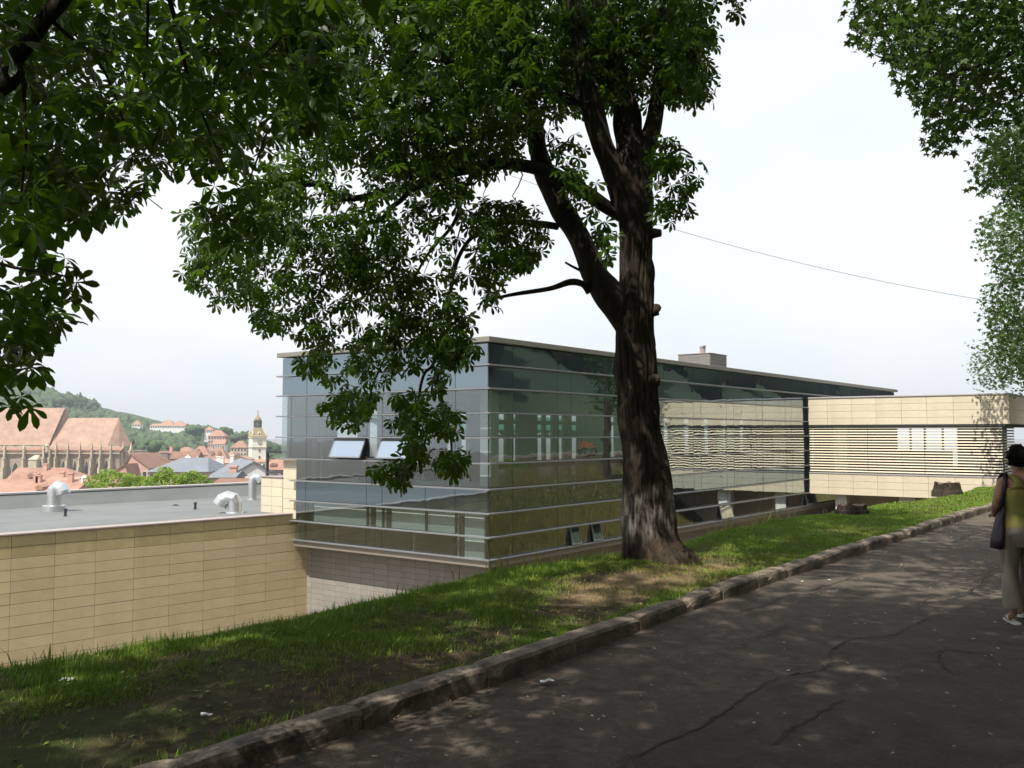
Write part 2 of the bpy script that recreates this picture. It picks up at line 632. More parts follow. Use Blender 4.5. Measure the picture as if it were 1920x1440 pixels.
def soil_mat():
    m, nt, b = mat_base('verge_soil')
    co = objcoord(nt)
    f = noise(nt, 0.9, 6, 0.65, co)
    g = noise(nt, 9, 6, 0.7, co)
    c = mixrgb(nt, ramp(nt, g, 0.3, 0.7), (0.035, 0.027, 0.018), (0.13, 0.095, 0.06))
    c = mixrgb(nt, math_n(nt, 'MULTIPLY', ramp(nt, f, 0.45, 0.65), 0.8), c, (0.055, 0.085, 0.022))
    for (cx, cy), (ra, rb) in DUSTY:
        mp = nt.nodes.new('ShaderNodeMapping')
        mp.vector_type = 'TEXTURE'
        mp.inputs['Location'].default_value = (cx, cy, Z_VERGE_C)
        mp.inputs['Rotation'].default_value = (0, 0, PHI)
        mp.inputs['Scale'].default_value = (ra, rb, 1)
        nt.links.new(co, mp.inputs[0])
        ln = nt.nodes.new('ShaderNodeVectorMath')
        ln.operation = 'LENGTH'
        nt.links.new(mp.outputs[0], ln.inputs[0])
        q = math_n(nt, 'MULTIPLY_ADD', noise(nt, 2.6, 5, 0.65, co), 1.1)
        nt.links.new(ln.outputs['Value'], q.node.inputs[2])
        inv = math_n(nt, 'SUBTRACT', 1.75, q)
        c = mixrgb(nt, math_n(nt, 'MULTIPLY', ramp(nt, inv, 0.0, 0.5), 0.9), c, mixrgb(nt, ramp(nt, g, 0.3, 0.7), (0.17, 0.115, 0.07), (0.30, 0.215, 0.14)))
    nt.links.new(c, b.inputs['Base Color'])
    b.inputs['Roughness'].default_value = 1.0
    b.inputs['Specular IOR Level'].default_value = 0.1
    bump(nt, b, noise(nt, 22, 6, 0.75, co), 0.9, 0.04)
    return m


M['soil'] = soil_mat()
M['dust_soil'] = simple('dry_bare_soil', (0.26, 0.18, 0.115), 1.0, 0.25, 6, bumps=0.6, bscale=25)


def dry_slope():
    m, nt, b = mat_base('dry_grass_slope')
    co = objcoord(nt)
    f = noise(nt, 0.5, 6, 0.65, co)
    g = noise(nt, 16, 6, 0.75, objcoord(nt, 'Object', (1, 1, 0.4)))
    c = mixrgb(nt, ramp(nt, f, 0.35, 0.65), (0.26, 0.19, 0.055), (0.15, 0.155, 0.04))
    c = mixrgb(nt, ramp(nt, noise(nt, 2.6, 6, 0.75, co), 0.40, 0.60), (0.085, 0.07, 0.022), c)
    c = mixrgb(nt, ramp(nt, g, 0.36, 0.6), (0.06, 0.055, 0.02), c)
    nt.links.new(c, b.inputs['Base Color'])
    b.inputs['Roughness'].default_value = 1
    b.inputs['Specular IOR Level'].default_value = 0.1
    bump(nt, b, g, 1.0, 0.15)
    return m


M['dry_slope'] = dry_slope()


def kerb_mat():
    m, nt, b = mat_base('kerb_concrete')
    co = objcoord(nt)
    f = noise(nt, 5, 6, 0.7, co)
    g = noise(nt, 32, 6, 0.75, co)
    c = mixrgb(nt, ramp(nt, g, 0.3, 0.7), (0.13, 0.104, 0.08), (0.33, 0.275, 0.215))
    c = mixrgb(nt, ramp(nt, f, 0.42, 0.62), c, (0.075, 0.062, 0.045))
    oi = nt.nodes.new('ShaderNodeObjectInfo')
    c = mixrgb(nt, math_n(nt, 'MULTIPLY', oi.outputs['Random'], 0.45), c, (0.22, 0.17, 0.13))
    nt.links.new(c, b.inputs['Base Color'])
    b.inputs['Roughness'].default_value = 0.95
    bump(nt, b, mixrgb(nt, 0.4, g, f), 0.8, 0.03)
    return m


M['kerb'] = kerb_mat()


def grass_mat(name, a, b_, dry):
    m, nt, b = mat_base(name)
    out = nt.nodes['Material Output']
    geo = nt.nodes.new('ShaderNodeNewGeometry')
    rnd = geo.outputs['Random Per Island']
    c = mixrgb(nt, rnd, a, b_)
    big = noise(nt, 0.55, 4, 0.6, geo.outputs['Position'])
    c = mixrgb(nt, math_n(nt, 'MULTIPLY', ramp(nt, big, 0.52, 0.74), 0.42), c, dry)
    nt.links.new(c, b.inputs['Base Color'])
    b.inputs['Roughness'].default_value = 0.6
    b.inputs['Specular IOR Level'].default_value = 0.2
    t = nt.nodes.new('ShaderNodeBsdfTranslucent')
    nt.links.new(mixrgb(nt, 0.5, c, (0.12, 0.22, 0.02)), t.inputs[0])
    mx = nt.nodes.new('ShaderNodeMixShader')
    mx.inputs[0].default_value = 0.3
    nt.links.new(b.outputs[0], mx.inputs[1])
    nt.links.new(t.outputs[0], mx.inputs[2])
    nt.links.new(mx.outputs[0], out.inputs[0])
    return m


M['grass'] = grass_mat('grass_blades', (0.105, 0.19, 0.022), (0.23, 0.335, 0.05), (0.32, 0.28, 0.09))
M['dry_grass'] = grass_mat('dry_grass_blades', (0.30, 0.24, 0.08), (0.20, 0.20, 0.055), (0.32, 0.25, 0.10))


def tile_roof(name, col, row=0.35, var=0.3):
    """Far roof tiles: fine courses in relief with patchy weathering."""
    m, nt, b = mat_base(name)
    co = objcoord(nt)
    f = noise(nt, 0.35, 6, 0.7, co)
    g = noise(nt, 1.8, 4, 0.7, co)
    c = mixrgb(nt, ramp(nt, f, 0.3, 0.7), tuple(x * (1 - var) for x in col), tuple(min(1, x * (1 + var * 0.6)) for x in col))
    c = mixrgb(nt, math_n(nt, 'MULTIPLY', ramp(nt, g, 0.52, 0.75), 0.45), c, tuple(x * 0.6 for x in col))
    nt.links.new(c, b.inputs['Base Color'])
    b.inputs['Roughness'].default_value = 0.85
    w = nt.nodes.new('ShaderNodeTexWave')
    w.bands_direction = 'Z'
    w.inputs['Scale'].default_value = 1.0 / (row * 2)
    nt.links.new(co, w.inputs['Vector'])
    bump(nt, b, w.outputs['Fac'], 0.4, 0.08)
    return m


M['tile_pink'] = tile_roof('church_tiles', (0.36, 0.235, 0.18))
M['tile_red'] = tile_roof('red_tiles', (0.31, 0.175, 0.13))
M['tile_orange'] = tile_roof('orange_tiles', (0.35, 0.20, 0.145))
M['tile_brown'] = tile_roof('brown_tiles', (0.22, 0.12, 0.085))
M['slate'] = tile_roof('slate_sheet', (0.17, 0.19, 0.22), 0.6, 0.12)
M['old_stone'] = simple('old_church_stone', (0.32, 0.25, 0.20), 0.95, 0.28, 0.4, bumps=0.3, bscale=3)
M['old_stone_light'] = simple('old_buttress_stone', (0.44, 0.39, 0.29), 0.95, 0.22, 0.6)
M['cream'] = simple('cream_render', (0.66, 0.60, 0.48), 0.9, 0.07, 0.4)
M['beige'] = simple('beige_render', (0.46, 0.36, 0.27), 0.9, 0.12, 0.4)
M['rose'] = simple('rose_render', (0.50, 0.30, 0.24), 0.9, 0.12, 0.4)
M['whitewall'] = simple('white_render', (0.66, 0.65, 0.64), 0.9, 0.06, 0.4)
M['tower_white'] = simple('tower_render', (0.74, 0.71, 0.62), 0.9, 0.05, 0.3)
M['tower_roof'] = tile_roof('tower_tiles', (0.27, 0.225, 0.13), 0.4, 0.25)
M['dark_metal'] = simple('dark_metal', (0.06, 0.075, 0.075), 0.5, 0.2)
M['town_ground'] = simple('town_ground', (0.14, 0.12, 0.10), 0.95, 0.3, 0.05)
M['hill_ground'] = simple('hill_ground', (0.035, 0.055, 0.025), 1.0, 0.4, 0.05)
M['court'] = simple('courtyard_gravel', (0.22, 0.20, 0.17), 0.95, 0.15, 1.5)

# ------------------------------------------------------------------ ground, path, kerb
Z_PATH, Z_KERB, Z_VERGE = -1.70, -1.57, -1.615
V_KERB0, V_KERB1, V_CREST = 4.16, 4.33, 6.2
UC = 24.89                                       # plane of the short glass facade
VF = 20.13                                       # plane of the long glass facade


def fbm(x, y, s, seed=0.0):
    return mnoise.fractal(Vector((x * s + seed, y * s - seed, seed)), 1.0, 2.0, 4)


def smooth01(a, b, x):
    t = min(1, max(0, (x - a) / (b - a)))
    return t * t * (3 - 2 * t)


def crest_v(u):
    return V_CREST + 0.15 * smooth01(10, 17, u) - 0.9 * smooth01(17, 27, u) + 0.10 * math.sin(u * 0.9) + 0.07 * math.sin(u * 2.3 + 1)


def verge_z(u, v):
    c = crest_v(u)
    z = Z_VERGE + 0.035 * fbm(u, v, 0.6, 3) + 0.05 * smooth01(V_KERB1, c, v) * smooth01(14, 8, u)
    z += 0.04 * smooth01(1.0, 0.2, abs(u - 9.3) / 1.2) * smooth01(1.2, 0.2, abs(v - 5.15) / 1.2)
    d = v - c
    if d > 0:
        z -= 0.12 * min(d, 0.6) ** 2 / 0.36 + 0.72 * max(0, d - 0.3) * 1.0
    return max(z, Z_PIT)


Z_PIT = -8.6


def kv(u):
    return -0.22 + 0.19 * smooth01(5.0, 9.5, u)


def strip_grid(name, us, vs, zf, mat, kind='structure', smooth=True, bend=False):
    nu, nv = len(us), len(vs)
    pts = []
    for u in us:
        for v in vs:
            p = B(u, v + (kv(u) * smooth01(5.6, 4.5, v) if bend else 0))
            pts.append((p.x, p.y, zf(u, v)))
    idx = []
    for i in range(nu - 1):
        for j in range(nv - 1):
            idx += [i * nv + j, (i + 1) * nv + j, (i + 1) * nv + j + 1, i * nv + j + 1]
    me = np_mesh(name, np.array(pts), np.array(idx), 4, mat, smooth)
    o = put(name, me)
    return tag(o, kind=kind)


def lin(a, b, n):
    return list(np.linspace(a, b, n))


def path_z(u, v):
    w = smooth01(3.0, 0.5, v)
    return Z_PATH + 0.012 * fbm(u, v, 0.9, 8) + 0.01 * math.sin(v * 2.1)


path = strip_grid('path', lin(-30, 140, 380), lin(-3.2, 4.18, 34), path_z, M['asphalt'])
verge = strip_grid('verge', lin(-30, 30, 260) + lin(30.5, 140, 60), lin(4.28, 8.0, 36), verge_z, M['soil'], bend=True)
slope = strip_grid('embankment', lin(-30, 140, 120), lin(8.0, 16.5, 24),
                   lambda u, v: verge_z(u, v) + 0.10 * fbm(u, v, 0.5, 5), M['dry_slope'])
court = strip_grid('courtyard', lin(-30, 140, 8), lin(16.5, 48, 6), lambda u, v: Z_PIT, M['court'])
hillv = [-3.2, -4, -6, -9, -14, -22, -34, -50, -75, -110, -160]
hillside = strip_grid('hillside', lin(-120, 220, 90), hillv,
                      lambda u, v: Z_PATH + 0.03 + max(0, -3.4 - v) * 0.55 + (0.8 * fbm(u, v, 0.08, 9) if v < -5 else 0), M['hill_ground'])
# town terrain far below the promenade, one sheet out to the horizon
mb = MB()
q = [(-4000, 60), (4000, 60), (4000, 5000), (-4000, 5000)]
mb.add([(-4000, 5200, -34), (4000, 5200, -34), (4000, -300, -34), (-4000, -300, -34)], [(0, 3, 2, 1)])
ground = mb.build('town_ground', M['town_ground'])
tag(ground, kind='structure')
mb = MB()
a0, a1, a2, a3 = B(-30, 48, Z_PIT), B(140, 48, Z_PIT), B(140, 90, -34), B(-30, 90, -34)
mb.add([a0, a1, a2, a3], [(0, 1, 2, 3)])
tag(mb.build('town_slope', M['town_ground']), kind='structure')


def ribbon(pts, w0, w1, z, jit=0.02):
    """A thin irregular strip on the path along pixel points."""
    ps = [PZ(x, y, z) for x, y in pts]
    ps = [Vector(p) for p in spline([tuple(p) for p in ps], 8)]
    mb = MB()
    vs, fs = [], []
    for i, p in enumerate(ps):
        t = (ps[min(i + 1, len(ps) - 1)] - ps[max(0, i - 1)]).normalized()
        s = Vector((-t.y, t.x, 0))
        w = (w0 + (w1 - w0) * random.random()) * (0.3 if i in (0, len(ps) - 1) else 1)
        off = s * random.uniform(-jit, jit)
        vs += [p + off + s * w, p + off - s * w]
    for i in range(len(ps) - 1):
        fs.append((2 * i, 2 * i + 1, 2 * i + 3, 2 * i + 2))
    mb.add(vs, fs)
    return mb


def px8(l):
    return [(960 + x / 2, 950 + y / 2) for x, y in l]


zc = Z_PATH + 0.022
cr = MB()
for pts, a, b in ((px8([(300, 1010), (420, 945), (600, 870), (760, 790), (900, 690), (1000, 640), (1160, 610)]), 0.005, .011),
                  (px8([(1160, 610), (1200, 575), (1195, 540), (1270, 495), (1430, 480), (1510, 440), (1560, 410), (1520, 375), (1560, 350), (1700, 320), (1780, 250), (1840, 195)]), 0.005, .010),
                  (px8([(820, 400), (960, 360), (1040, 330), (1200, 290), (1330, 245), (1500, 238)]), 0.004, .008),
                  (px8([(880, 520), (870, 500), (930, 480), (1030, 440)]), .005, .01),
                  (px8([(980, 900), (1020, 850), (1100, 800), (1250, 720)]), .004, .010),
                  (px8([(1590, 545), (1620, 535), (1680, 540), (1725, 545)]), .006, .012),
                  (px8([(1600, 550), (1610, 590), (1640, 620)]), .006, .012),
                  (px8([(1650, 130), (1700, 110), (1760, 95)]), .006, .012)):
    r = ribbon(pts, a, b, zc)
    cr.add(r.v, r.f)
tag(cr.build('path_cracks', M['crack']), kind='stuff')
# a darker, older asphalt patch beyond the long crack, its edge a low lip
pp = px8([(420, 945), (600, 870), (760, 790), (900, 690), (1000, 640), (1160, 610), (1200, 575), (1195, 540), (1270, 495), (1430, 480), (1510, 440), (1560, 410)])
pp = [PZ(x, y, zc - 0.006) for x, y in pp]
pp = [Vector(p) for p in spline([tuple(p) for p in pp], 5)]
ext = [B(16.5, 0.6), B(16.5, -3.1), B(-4, -3.1)]
mb = MB()
ring = [Vector((p.x + random.uniform(-.02, .02), p.y + random.uniform(-.02, .02), zc - 0.006)) for p in pp] + [Vector((p.x, p.y, zc - 0.006)) for p in ext]
mb.add(ring, [tuple(range(len(ring)))])
tag(mb.build('path_patch', M['asphalt2'], fix=True), kind='structure')

# kerb: one long structure of separate worn concrete stones
kerb = thing('kerb', None, None, B(0, V_KERB0, Z_PATH), PHI)
kerb['kind'] = 'structure'
u = -3.0
i = 0
while u < 75:
    ln = random.uniform(0.85, 1.15) if u < 40 else 3.0
    n = max(6, int(ln / 0.09))
    mb = MB()
    vs, fs = [], []
    sd = random.uniform(0, 99)
    lift, lean, yaw = random.uniform(-.012, .014), random.uniform(-.03, .03), random.uniform(-.010, .010)
    for k in range(n + 1):
        x = 0.005 + (ln - 0.010) * k / n
        e = 0.014 if k in (0, n) else 0.0
        j = lambda s, a: a * (mnoise.noise(Vector((x * 2.2 + sd, s * 7.3, sd))) + .7 * mnoise.noise(Vector((x * 9 + sd, s * 3.1, sd))))
        chip = max(0, mnoise.noise(Vector((x * 4.5 + sd, 3.3, sd * 2))) - .28) * .10
        h = Z_KERB - Z_PATH + lift + lean * (x - ln / 2)
        ring = [(x, 0.0 + e, -0.1), (x, j(1, .006) + e, h * 0.45), (x, .003 + chip * .6 + j(3, .006) + e, h - 0.022 - e - chip),
                (x, 0.020 + chip + j(4, .005) + e, h - e - chip * .4 + j(9, .003)), (x, 0.10, h + j(5, .006)), (x, 0.178 + j(6, .008), h - e + j(7, .006)), (x, 0.19, -0.1)]
        vs += ring
    m_ = 7
    for k in range(n):
        for r_ in range(m_ - 1):
            fs.append((k * m_ + r_, k * m_ + r_ + 1, (k + 1) * m_ + r_ + 1, (k + 1) * m_ + r_))
    fs.append(tuple(range(m_)))
    fs.append(tuple(n * m_ + k for k in range(m_ - 1, -1, -1)))
    mb.add(vs, fs)
    mb.build('stone', M['kerb'], kerb, (u, kv(u) + random.uniform(-.010, .010), 0), (0, 0, yaw + math.atan2(kv(u + ln) - kv(u), ln)), smooth=False, fix=True)
    u += ln
    i += 1


# ------------------------------------------------------------------ the glass building
YC = 32.0
BANDS = [ZY(y, YC) for y in (641.5, 684, 728.2, 774.2, 821, 869.2, 917.8, 963, 1007.7, 1050)]
Z_TOP = ZY(631.5, YC)
Z_SILL = ZY(1064, YC)
ZB = Z_SILL - 0.02
U_END = u_at(1677, VF)
V_LO, V_UP = v_at(556.5, UC), v_at(529, UC)
bld = thing('glass_building', 'long glass library building with horizontal metal fins behind the large chestnut trunk', 'building', B(UC, VF, ZB), PHI)


class Fr:
    """A local frame: boxes given in u, v, z become local coordinates of a root."""

    def __init__(self, root, u0, v0, z0):
        self.r, self.u, self.v, self.z = root, u0, v0, z0

    def box(self, name, mat, u0, u1, v0, v1, z0, z1, b=0.0, mb=None):
        own = mb is None
        mb = mb or MB()
        a = (u0 - self.u, u1 - self.u, v0 - self.v, v1 - self.v, z0 - self.z, z1 - self.z)
        if b:
            mb.bbox(*a, b)
        else:
            mb.box(*a)
        return mb.build(name, mat, self.r) if own else mb


F = Fr(bld, UC, VF, ZB)
_cache = {}


def pane(name, mat, w, h, t, loc, rot, parent):
    """A thin pane; alike panes share one mesh."""
    key = (name, round(w, 3), round(h, 3), mat.name)
    if key not in _cache:
        mb = MB()
        mb.bbox(-w / 2, w / 2, 0, t, 0, h, 0.004)
        me = mb.mesh(name)
        me.materials.append(mat)
        _cache[key] = me
    return put(name, _cache[key], parent, loc, rot)


# roof slab and fascia
F.box('roof', M['fascia'], UC + 0.05, U_END, VF + 0.05, V_UP - 0.1, BANDS[0] + 0.02, Z_TOP - 0.05)
F.box('fascia', M['fascia'], UC - 0.22, UC + 0.10, VF - 0.2, V_UP + 0.12, BANDS[0], Z_TOP, 0.012)
F.box('fascia', M['fascia'], UC + 0.103, U_END + 0.3, VF - 0.2, VF + 0.12, BANDS[0], Z_TOP, 0.012)
F.box('fascia', M['fascia'], UC + 0.103, U_END + 0.3, V_UP - 0.2, V_UP + 0.12, BANDS[0], Z_TOP, 0.012)
F.box('fascia', M['fascia'], U_END, U_END + 0.3, VF + 0.123, V_UP - 0.203, BANDS[0], Z_TOP, 0.012)
# bottom sill and soffit
F.box('sill', M['sill'], UC - 0.10, UC + 0.12, VF - 0.1, V_LO, Z_SILL, BANDS[9] - 0.03, 0.01)
F.box('sill', M['sill'], UC + 0.123, U_END, VF - 0.1, VF + 0.12, Z_SILL, BANDS[9] - 0.03, 0.01)
F.box('soffit', M['fascia'], UC + 0.123, U_END, VF + 0.123, V_LO + 0.5, Z_SILL + 0.01, Z_SILL + 0.12)
# horizontal fins on both facades
for k in range(1, 10):
    vl = (V_UP if k <= 5 else V_LO) + 0.17
    F.box('fin', M['alu'], UC - 0.20, UC - 0.004, VF - 0.2, vl, BANDS[k] - 0.03, BANDS[k] + 0.02, 0.006)
    F.box('fin', M['alu'], UC + 0.0, U_END, VF - 0.2, VF - 0.004, BANDS[k] - 0.03, BANDS[k] + 0.02, 0.006)
# corner post
F.box('corner_post', M['frame'], UC - 0.002, UC + 0.025, VF - 0.002, VF + 0.025, BANDS[9], BANDS[0])

# panes of the short facade
vcols_main = [916, 853.5, 717.5, 688.5, 575]
hop_left = {(4, 688.5): 630}
for k in range(9):
    zt, zb = BANDS[k], BANDS[k + 1]
    cols = list(vcols_main)
    if k in (4, 8):
        cols = [916, 853.5, 775, 717.5, 688.5, 630, 575]
    elif k in (6, 7):
        cols = [916, 853.5, 798, 717.5, 688.5, 575]
    if k in (2, 3, 4):
        cols.append(546.5)
    cols.append(529 if k <= 4 else 556.5)
    vv = [max(v_at(c, UC), VF + 0.03) for c in cols]
    mat = M['spandrel'] if k in (0, 1, 6) else M['glass']
    for j in range(len(vv) - 1):
        a, b = vv[j] + 0.008, vv[j + 1] - 0.008
        w, h = b - a, zt - zb - 0.07
        cx = (a + b) / 2 - VF
        z0 = zb + 0.035 - ZB
        if k == 4 and cols[j] in (775, 688.5):
            # two top-hung windows pushed open at the bottom
            pr = put('window', None, bld, (-0.02, cx, z0 + h), (0, 0, 0))
            mbw = MB()
            an = R(24)
            mbw.box(-0.02, 0.02, -w / 2 + 0.03, w / 2 - 0.03, -h + 0.02, -0.03)
            win = mbw.mesh('window')
            win.materials.append(M['hopper'])
            pr2 = put('window', win, bld, (-0.03, cx, z0 + h - 0.01), (0, an, 0))
            bpy.data.objects.remove(pr)
            mf = MB()
            for (y0, y1, q0, q1) in ((-w / 2, -w / 2 + 0.05, -h + 0.02, -0.03), (w / 2 - 0.05, w / 2, -h + 0.02, -0.03), (-w / 2 + 0.05, w / 2 - 0.05, -h, -h + 0.05), (-w / 2 + 0.05, w / 2 - 0.05, -0.05, 0.0)):
                mf.box(-0.028, 0.03, y0, y1, q0, q1)
            mf.build('frame', M['alu'], pr2)
            continue
        rz = random.uniform(-.0016, .0016)
        pane('pane', mat, w, h, 0.02, (0, cx, z0), (random.uniform(-.0012, .0012), 0, R(-90) + rz), bld)
    for j in range(1, len(vv) - 1):
        if k in (0, 1, 6):
            continue
        F.box('mullion', M['frame'] if cols[j] not in (630, 775) else M['alu'], UC + 0.03, UC + 0.11, vv[j] - 0.03, vv[j] + 0.03, zb + 0.02, zt - 0.03)

# panes of the long facade
ucols_px = [961.7, 1045.7, 1070.7, 1143, 1168, 1229, 1244, 1300, 1314, 1362, 1375.6, 1417.8, 1429.7, 1473.6, 1484, 1507]
ul = [UC + 0.03] + [u_at(p, VF) for p in ucols_px]
while ul[-1] < U_END - 4.2:
    ul += [ul[-1] + 1.1, ul[-1] + 4.3]
ul.append(U_END)
for k in range(9):
    zt, zb = BANDS[k], BANDS[k + 1]
    h = zt - zb - 0.07
    z0 = zb + 0.035 - ZB
    mat = M['spandrel'] if k in (0, 1, 6) else M['glass']
    cc = list(ul)
    hops = []
    if k == 8:
        for pa, pb in ((1066, 1083), (1106, 1123), (1345, 1368), (1506, 1524)):
            hops.append((u_at(pa, VF), u_at(pb, VF)))
    for j in range(len(cc) - 1):
        segs = [(cc[j] + 0.008, cc[j + 1] - 0.008)]
        for ha, hb in hops:
            new = []
            for a, b in segs:
                if ha < b and hb > a:
                    if ha - a > 0.1:
                        new.append((a, ha - 0.02))
                    if b - hb > 0.1:
                        new.append((hb + 0.02, b))
                else:
                    new.append((a, b))
            segs = new
        for a, b in segs:
            pane('pane', mat, b - a, h, 0.02, ((a + b) / 2 - UC, 0, z0), (random.uniform(-.0012, .0012), 0, random.uniform(-.0014, .0014)), bld)
        if j and k not in (0, 1, 6):
            F.box('mullion', M['frame'], cc[j] - 0.03, cc[j] + 0.03, VF + 0.03, VF + 0.11, zb + 0.02, zt - 0.03)
    for ha, hb in hops:
        w = hb - ha
        mbw = MB()
        mbw.box(-w / 2 + 0.04, w / 2 - 0.04, -0.01, 0.01, -h + 0.04, -0.04)
        win = mbw.mesh('window')
        win.materials.append(M['glass'])
        wo_ = put('window', win, bld, ((ha + hb) / 2 - UC, -0.02, z0 + h), (R(-13), 0, 0))
        mf = MB()
        for (x0, x1, q0, q1) in ((-w / 2, -w / 2 + 0.05, -h, 0), (w / 2 - 0.05, w / 2, -h, 0), (-w / 2 + 0.05, w / 2 - 0.05, -h, -h + 0.05), (-w / 2 + 0.05, w / 2 - 0.05, -0.05, 0.0)):
            mf.box(x0, x1, -0.025, 0.025, q0, q1)
        mf.build('frame', M['alu'], wo_)

# inside: slabs, ceilings, columns, back wall
ZF1 = ZY(915, YC)                                # upper floor level
ZCE = ZY(730, YC)                                # ceiling over it
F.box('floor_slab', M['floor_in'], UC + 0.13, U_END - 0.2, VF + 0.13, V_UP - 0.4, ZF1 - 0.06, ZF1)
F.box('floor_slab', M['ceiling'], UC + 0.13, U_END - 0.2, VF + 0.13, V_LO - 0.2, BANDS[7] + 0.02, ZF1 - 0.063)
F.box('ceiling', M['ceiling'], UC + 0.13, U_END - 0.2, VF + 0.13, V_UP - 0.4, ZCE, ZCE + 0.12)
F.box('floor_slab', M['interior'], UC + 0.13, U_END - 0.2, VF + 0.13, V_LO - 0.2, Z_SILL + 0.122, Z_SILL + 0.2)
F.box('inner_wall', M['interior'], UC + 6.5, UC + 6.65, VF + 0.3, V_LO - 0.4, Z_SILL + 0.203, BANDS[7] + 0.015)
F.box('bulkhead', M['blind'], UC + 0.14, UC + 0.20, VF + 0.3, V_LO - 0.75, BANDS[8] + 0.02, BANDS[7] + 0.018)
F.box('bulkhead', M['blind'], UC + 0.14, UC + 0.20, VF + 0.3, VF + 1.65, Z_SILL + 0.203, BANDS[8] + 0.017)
for px, w in ((577, .30), (692, .28), (721, .28), (856, .28)):
    v0 = v_at(px, UC)
    F.box('column', M['frame'], UC + 0.113, UC + 0.137, v0 - w, v0 - 0.02, Z_SILL + 0.205, BANDS[7] + 0.01)
for px in (579, 721):
    v0 = v_at(px, UC)
    F.box('column', M['frame'], UC + 0.16, UC + 0.40, v0 - .26, v0 - 0.02, ZF1 + 0.003, ZCE - 0.003)
F.box('column', M['white_paint'], UC + 0.9, UC + 1.35, VF + 0.62, VF + 1.12, ZF1 + 0.004, ZCE - 0.003)
F.box('column', M['white_paint'], UC + 0.9, UC + 1.25, v_at(595, UC + .9), v_at(586, UC + .9), ZF1 + 0.004, ZCE - 0.003)
for uu in (UC + 7, UC + 13.5, UC + 20, UC + 27, UC + 34, UC + 41):
    F.box('column', M['frame'], uu, uu + 0.35, VF + 0.7, VF + 1.05, ZF1 + 0.004, ZCE - 0.003)
    F.box('column', M['frame'], uu, uu + 0.35, VF + 0.7, VF + 1.05, Z_SILL + 0.204, BANDS[7] + 0.012)
# back wall of the upper floor with its windows
VB = V_UP - 0.35
ops = [(633, 680), (694, 713), (757, 772), (782, 796), (836, 850), (863, 879), (931, 950), (963, 971), (1008, 1020), (1024, 1037), (1048, 1058), (1072, 1085), (1146, 1155)]
ops = [(u_at(a, VB), u_at(b, VB)) for a, b in ops]
ops = [o for o in ops if o[0] > UC + 0.3]
uu = ops[-1][1] + 3
while uu < U_END - 2:
    ops.append((uu, uu + 1.0))
    uu += 3.2
last = UC + 0.15
for a, b in ops:
    if a - last > 0.05:
        F.box('pier', M['frame'], last, a, VB, VB + 0.2, ZF1 - 0.4, BANDS[0] - 0.02)
    F.box('lintel', M['frame'], a + .002, b - .002, VB, VB + 0.2, 1.02, BANDS[0] - 0.02)
    F.box('transom', M['frame'], a + .002, b - .002, VB, VB + 0.2, 0.48, 0.70)
    F.box('parapet', M['frame'], a + .002, b - .002, VB, VB + 0.2, ZF1 - 0.4, ZF1 + 0.35)
    last = b
F.box('pier', M['frame'], last, U_END, VB, VB + 0.2, ZF1 - 0.4, BANDS[0] - 0.02)
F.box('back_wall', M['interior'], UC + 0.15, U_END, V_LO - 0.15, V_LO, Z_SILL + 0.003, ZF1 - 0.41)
F.box('end_wall', M['sandstone'], U_END - 0.18, U_END - 0.003, VF + 0.13, VB - 0.003, Z_SILL + 0.21, BANDS[0] - 0.01)

# grey block base under the cantilever
U_GW = UC + 0.80
base = thing('block_wall', 'grey block base wall set back under the overhanging glass box', 'wall', B(U_GW, VF + 0.5, Z_PIT), PHI)
FG = Fr(base, U_GW, VF + 0.5, Z_PIT)
v_l = V_LO + 0.30
FG.box('backing', M['joint'], U_GW + 0.015, U_GW + 0.4, VF + 0.5, v_l, Z_PIT - 0.3, Z_SILL - 0.003)
bw, bh = 0.735, 0.222
ncol = int((v_l - VF - 0.5) / bw) + 1
z = Z_SILL - 0.01 - bh
r = 0
while z > Z_PIT:
    for c in range(ncol):
        a, b = VF + 0.5 + c * bw + 0.004, min(VF + 0.5 + (c + 1) * bw - 0.004, v_l)
        if b - a < 0.05:
            continue
        pane('block', M['grey_block'], b - a, bh - 0.008, 0.02, (random.uniform(-.002, .002), (a + b) / 2 - VF - 0.5, z - Z_PIT), (0, 0, R(-90)), base)
    z -= bh
    r += 1
# side of the base under the long facade, in plain larger slabs
FG.box('side_wall', M['grey_block'], U_GW + 0.4, U_END, VF + 0.5, VF + 0.8, Z_PIT - 0.3, Z_SILL - 0.004)


# sandstone pier that closes the glass box beside the roof terrace
def stone_panels(root, fr, face_u, v0, v1, z0, z1, rows, cols, mat, gap=0.012):
    """Cladding panels on a face that looks along -u."""
    for i in range(len(rows) - 1):
        for j in range(len(cols) - 1):
            a, b = cols[j] + gap / 2, cols[j + 1] - gap / 2
            h = rows[i] - rows[i + 1] - gap
            if b - a < 0.03 or h < 0.03:
                continue
            pane('panel', mat, b - a, h, 0.025, (face_u - fr.u + random.uniform(-.001, .001), (a + b) / 2 - fr.v, rows[i + 1] + gap / 2 - fr.z), (0, 0, R(-90)), root)


ZT = -3.28                                       # coping level of the low wing
U_P = UC + 0.05
pier = thing('stone_pier', 'narrow sunlit sandstone pier under the corner of the glass box', 'pier', B(U_P, V_LO, ZT - 0.2), PHI)
FP = Fr(pier, U_P, V_LO, ZT - 0.2)
FP.box('core', M['joint'], U_P + 0.02, U_P + 6, V_LO + 0.03, v_at(532.5, U_P), ZT - 0.2, BANDS[5] - 0.035)
zz = [BANDS[5] - 0.04]
while zz[-1] > ZT - 0.1:
    zz.append(zz[-1] - 0.405)
stone_panels(pier, FP, U_P, 0, 0, 0, 0, zz, [V_LO + 0.03, v_at(532.5, U_P)], M['pale_stone'])

